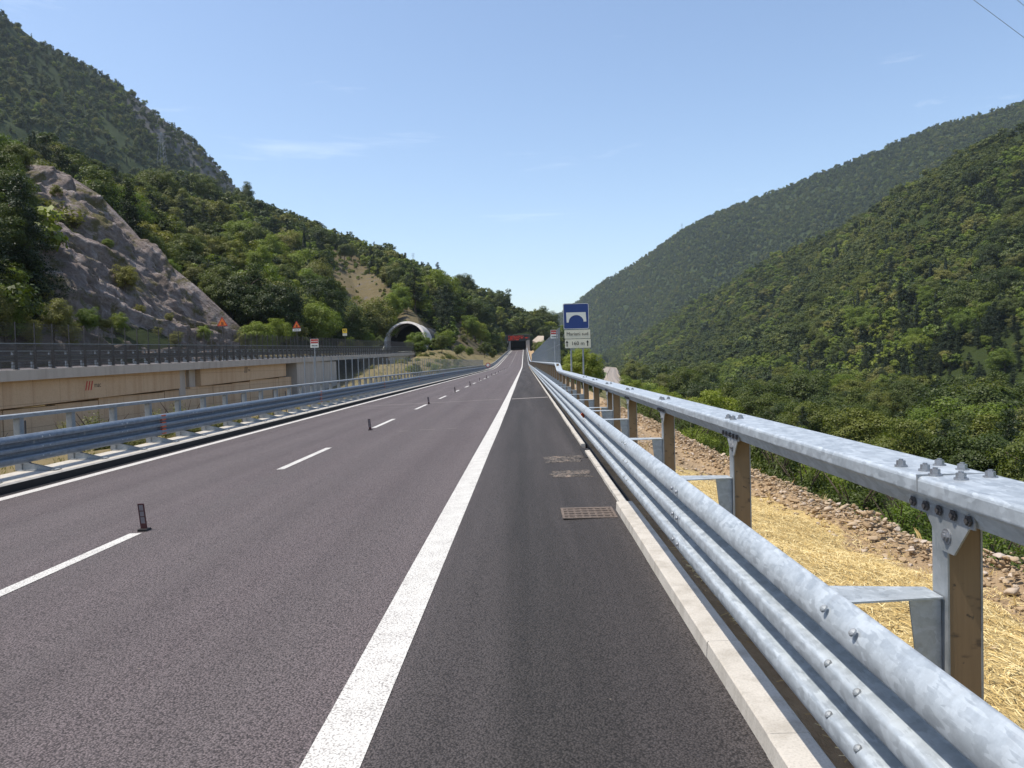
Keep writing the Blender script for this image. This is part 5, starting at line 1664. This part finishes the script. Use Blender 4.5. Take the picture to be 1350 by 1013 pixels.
def tuft(x, y, z, h, r, n, rg, wide=1.0):
    for _ in range(n):
        a = rg.uniform(0, 6.283); b = rg.uniform(0, 6.283); rr = rg.uniform(0, r); px_, py_ = x + math.cos(a) * rr, y + math.sin(a) * rr
        hh = h * rg.uniform(.5, 1.1); ln = rg.uniform(.1, .6) * hh; w_ = (.006 + .006 * h) * wide
        o_ = len(tv); tv.extend([(px_ - w_ * math.sin(b), py_ + w_ * math.cos(b), z - .03), (px_ + w_ * math.sin(b), py_ - w_ * math.cos(b), z - .03), (px_ + math.cos(b) * ln * .4 + w_ * .6 * math.sin(b), py_ + math.sin(b) * ln * .4, z + hh * .6), (px_ + math.cos(b) * ln, py_ + math.sin(b) * ln, z + hh)])
        tf.append((o_, o_ + 1, o_ + 2, o_ + 3))


rg = random.Random(4)
for _ in range(3200):
    x = -rg.uniform(9.1, 25); y = rg.uniform(9, 210); x = -9.1 - (abs(x) - 9.1) * rg.random() ** .4
    tuft(x, y, float(ground_z(x, y)), rg.uniform(.08, .32), .28, 13, rg)
leafm = raw_mesh('dry_grass', tv, tf, [M['olive_leaves']]); tag(link('dry_grass', leafm), kind='stuff')
# shrubs in the median, under the viaduct
for k in range(64):
    x = -rg.uniform(12, 24.5); y = rg.uniform(17, 33) if k < 14 else rg.uniform(100, 190); gz = float(ground_z(x, y)); v_ = rg.choice((3, 3, 4, 0))
    hgt = rg.uniform(.9, 1.9); r_ = rg.uniform(.8, 1.5)
    lab = {0: 'dark', 3: 'olive', 4: 'bright green'}[v_] + (' shrub in the median before the ochre girders' if k < 14 else ' shrub on the stony mound below the last viaduct spans')
    s_ = thing('shrub', lab, 'shrub', (x, y, gz - .05), 'shrubs: ' + lab, rg.uniform(0, 6.283)); s_.scale = (r_, r_, hgt)
    link('foliage', SH[v_][0], s_); link('stems', SH[v_][1], s_)

# ------------------------------------------------------------------ rubble and straw on the bank
ico_v = None


def ico():
    t = (1 + 5 ** .5) / 2
    v = np.array([(-1, t, 0), (1, t, 0), (-1, -t, 0), (1, -t, 0), (0, -1, t), (0, 1, t), (0, -1, -t), (0, 1, -t), (t, 0, -1), (t, 0, 1), (-t, 0, -1), (-t, 0, 1)], float)
    f = [(0, 11, 5), (0, 5, 1), (0, 1, 7), (0, 7, 10), (0, 10, 11), (1, 5, 9), (5, 11, 4), (11, 10, 2), (10, 7, 6), (7, 1, 8), (3, 9, 4), (3, 4, 2), (3, 2, 6), (3, 6, 8), (3, 8, 9), (4, 9, 5), (2, 4, 11), (6, 2, 10), (8, 6, 7), (9, 8, 1)]
    v /= np.linalg.norm(v[0]); vv = list(map(tuple, v)); cache = {}; ff = []

    def mid(a, b):
        k = (min(a, b), max(a, b))
        if k not in cache:
            m_ = (np.array(vv[a]) + np.array(vv[b])); vv.append(tuple(m_ / np.linalg.norm(m_))); cache[k] = len(vv) - 1
        return cache[k]
    for a, b, c in f:
        x_, y_, z_ = mid(a, b), mid(b, c), mid(c, a); ff += [(a, x_, z_), (b, y_, x_), (c, z_, y_), (x_, y_, z_)]
    return np.array(vv), np.array(ff)


iv, if_ = ico(); n_r = 17000
rx_ = np.where(rng.random(n_r) < .5, rng.normal(4.98, .20, n_r), rng.uniform(1.5, 6.0, n_r)); ry2 = rng.uniform(3, 48, n_r)
keep = (rx_ > 4.3) | (ry2 > 13.5 + 3 * vnoise(np.stack([rx_, ry2, rx_], 1), .8)) | (rng.random(n_r) < .02)
rx_, ry2 = rx_[keep], ry2[keep]; n_r = len(rx_)
sz = .010 + .05 * rng.random(n_r) ** 3.5 + .03 * (rng.random(n_r) < .08); sz = np.where(rng.random(n_r) < .003, sz + .06, sz)
V = iv[None] * (1 + .0 * sz)[:, None, None]
nz_ = np.stack([_perm[(np.arange(len(iv)) * 7 + s) % 64, s % 64, (s // 64) % 64] for s in range(n_r)]) * .25 + .8
CUT = unit(rng.normal(size=(n_r, 9, 3))); CD = rng.uniform(.28, .72, (n_r, 9))
for c9 in range(9):
    ex = np.maximum(0, np.einsum('nvk,nk->nv', V, CUT[:, c9]) - CD[:, c9][:, None]); V = V - ex[:, :, None] * CUT[:, c9][:, None, :]
V = V * nz_[:, :, None] * sz[:, None, None] * np.stack([rng.uniform(.8, 1.5, n_r), rng.uniform(.8, 1.5, n_r), rng.uniform(.5, .9, n_r)], 1)[:, None, :]
ang = rng.uniform(0, 6.283, n_r); c_, s_ = np.cos(ang)[:, None], np.sin(ang)[:, None]
V = np.stack([V[:, :, 0] * c_ - V[:, :, 1] * s_, V[:, :, 0] * s_ + V[:, :, 1] * c_, V[:, :, 2]], -1)
base = np.stack([rx_, ry2, rough_ground(rx_, ry2) + sz * .25 + .16 * np.exp(-((rx_ - 5.0) / .35) ** 2) * rng.random(n_r)], 1)
V = V + base[:, None, :]
Fr = (if_[None] + (np.arange(n_r) * len(iv))[:, None, None]).reshape(-1, 3)
tag(link('rubble', raw_mesh('rubble', V.reshape(-1, 3), Fr, [M['rubble_stone']])), kind='stuff')

n_s = 52000
sx = rng.uniform(1.25, 5.2, n_s); sy = .3 + 16.5 * rng.random(n_s) ** 1.35
kp_ = rng.random(n_s) < sstep(4.9, 4.2, sx + .3 * vnoise(np.stack([sx, sy, sx], 1), 1.5)) * sstep(17, 12, sy)
sx, sy = sx[kp_], sy[kp_]; n_s = len(sx)
sz_ = rough_ground(sx, sy) + .012 + .03 * rng.random(n_s) ** 2
ang = rng.normal(1.2, 1.1, n_s); ln = rng.uniform(.05, .17, n_s); wd = rng.uniform(.0016, .0036, n_s); tl = rng.normal(0, .16, n_s)
dx, dy = np.cos(ang), np.sin(ang); px_, py_ = -dy, dx
cv = rng.uniform(-.3, .3, n_s)
A = []
for a, e in ((-1, 0), (0, 1), (1, 0)):
    cx = sx + dx * ln * a * .5 + px_ * ln * cv * e * .3; cy = sy + dy * ln * a * .5 + py_ * ln * cv * e * .3; zz = sz_ + tl * ln * a * .5 - .3 * dx * ln * a * .5 + e * .012
    A.append(np.stack([cx - px_ * wd, cy - py_ * wd, zz], 1)); A.append(np.stack([cx + px_ * wd, cy + py_ * wd, zz + .0012], 1))
V = np.stack(A, 1).reshape(-1, 3); b_ = (np.arange(n_s) * 6)[:, None]
Fs = np.concatenate([b_ + np.array([[0, 1, 3, 2]]), b_ + np.array([[2, 3, 5, 4]])], 0)
tag(link('straw', raw_mesh('straw', V, Fs, [M['straw_stalks']])), kind='stuff')

tv, tf = [], []
rg = random.Random(12)
for k in range(70):
    y = rg.uniform(1.6, 22); x = rg.choice((rg.uniform(1.5, 4.6), rg.uniform(4.3, 5.3), rg.uniform(4.3, 5.6)))
    tuft(x, y, float(rough_ground(np.array([x]), np.array([y]))[0]), rg.choice((.08, .12, .2)), .10, rg.randint(3, 9), rg, .35)
tag(link('weeds', raw_mesh('weeds', tv, tf, [M['straw_stalks']])), kind='stuff')

# pale dirt track climbing beside the far tunnel
tk = [at_depth(702, 449, 420), at_depth(708, 452, 380), at_depth(716, 455, 340), at_depth(717, 443, 400), at_depth(709, 443, 420)]
mb = MB(); vs_ = [tuple(p) for p in tk] + [(p[0] + .5, p[1] + 3, p[2] - 4) for p in tk]
mb.add(vs_, [(0, 1, 2, 3, 4)] + [(i, 5 + i, 5 + (i + 1) % 5, (i + 1) % 5) for i in range(5)])
tag(mb.build('dirt_track', M['pale_track']), kind='structure')


# ------------------------------------------------------------------ pylons and wires


def pylon(label, p, h, wd):
    t_ = thing('power_pylon', label, 'pylon', tuple(p)); mb = MB()
    for sx_, sy_ in ((-1, -1), (1, -1), (1, 1), (-1, 1)): mb.bar((sx_ * wd, sy_ * wd, 0), (sx_ * wd * .12, sy_ * wd * .12, h), h * .006)
    for k in range(7):
        z0, z1 = h * k / 7, h * (k + 1) / 7; w0, w1 = wd * (1 - .88 * k / 7), wd * (1 - .88 * (k + 1) / 7)
        for s_ in (-1, 1):
            mb.bar((-w0 * s_, -w0, z0), (w1 * s_, -w1, z1), h * .004); mb.bar((w0, -w0 * s_, z0), (w1, w1 * s_, z1), h * .004)
    mb.build('lattice', M['fence_steel'], t_)
    for z in (.72, .84, .95):
        mb = MB(); mb.bar((-h * .16, 0, h * z), (h * .16, 0, h * z), h * .009); mb.bar((-h * .16, 0, h * z), (0, 0, h * (z + .035)), h * .006); mb.bar((h * .16, 0, h * z), (0, 0, h * (z + .035)), h * .006)
        mb.build('cross_arm', M['fence_steel'], t_)


pylon('tall lattice pylon among the pines under the far mountain', at_depth(214, 216, 372), 15, 1.8)
pylon('tiny lattice pylon on the skyline above the brown clearing', at_depth(545, 349, 610), 9, 1.0)
pylon('tiny lattice pylon on the ridge of the far hazy mountain', at_depth(899, 306, 2440), 26, 3.0)
for lab, (a, b) in (('long thin power cable crossing the upper sky corner', ((1150, -100), (1500, 162))), ('short visible power cable at the outermost sky corner', ((1200, -115), (1500, 130)))):
    A_, B_ = Vector(at_depth(*a, 70)), Vector(at_depth(*b, 62)); D_ = (B_ - A_)
    A_ = A_ - D_ * 1.5; B_ = B_ + D_ * 1.0
    pts_ = []
    for k in range(41):
        t_ = k / 40; p_ = A_.lerp(B_, t_); p_.z -= 0 * t_; pts_.append(p_)
    mb = MB(); mb.tube(pts_, .022, 6); tag(mb.build('power_cable', M['fence_steel']), lab, 'power cable')

# ------------------------------------------------------------------ the air between here and the mountains
mb = MB(); mb.box(-4700, 4700, -600, 5000, -32, 620)
n = NT('valley_air'); pv = n.n('VolumePrincipled'); pv.inputs['Color'].default_value = (.74, .88, 1, 1); pv.inputs['Density'].default_value = .00006; pv.inputs['Anisotropy'].default_value = .2
n.t.links.new(pv.outputs[0], n.out.inputs['Volume'])
tag(mb.build('haze', M['valley_air']), kind='stuff')
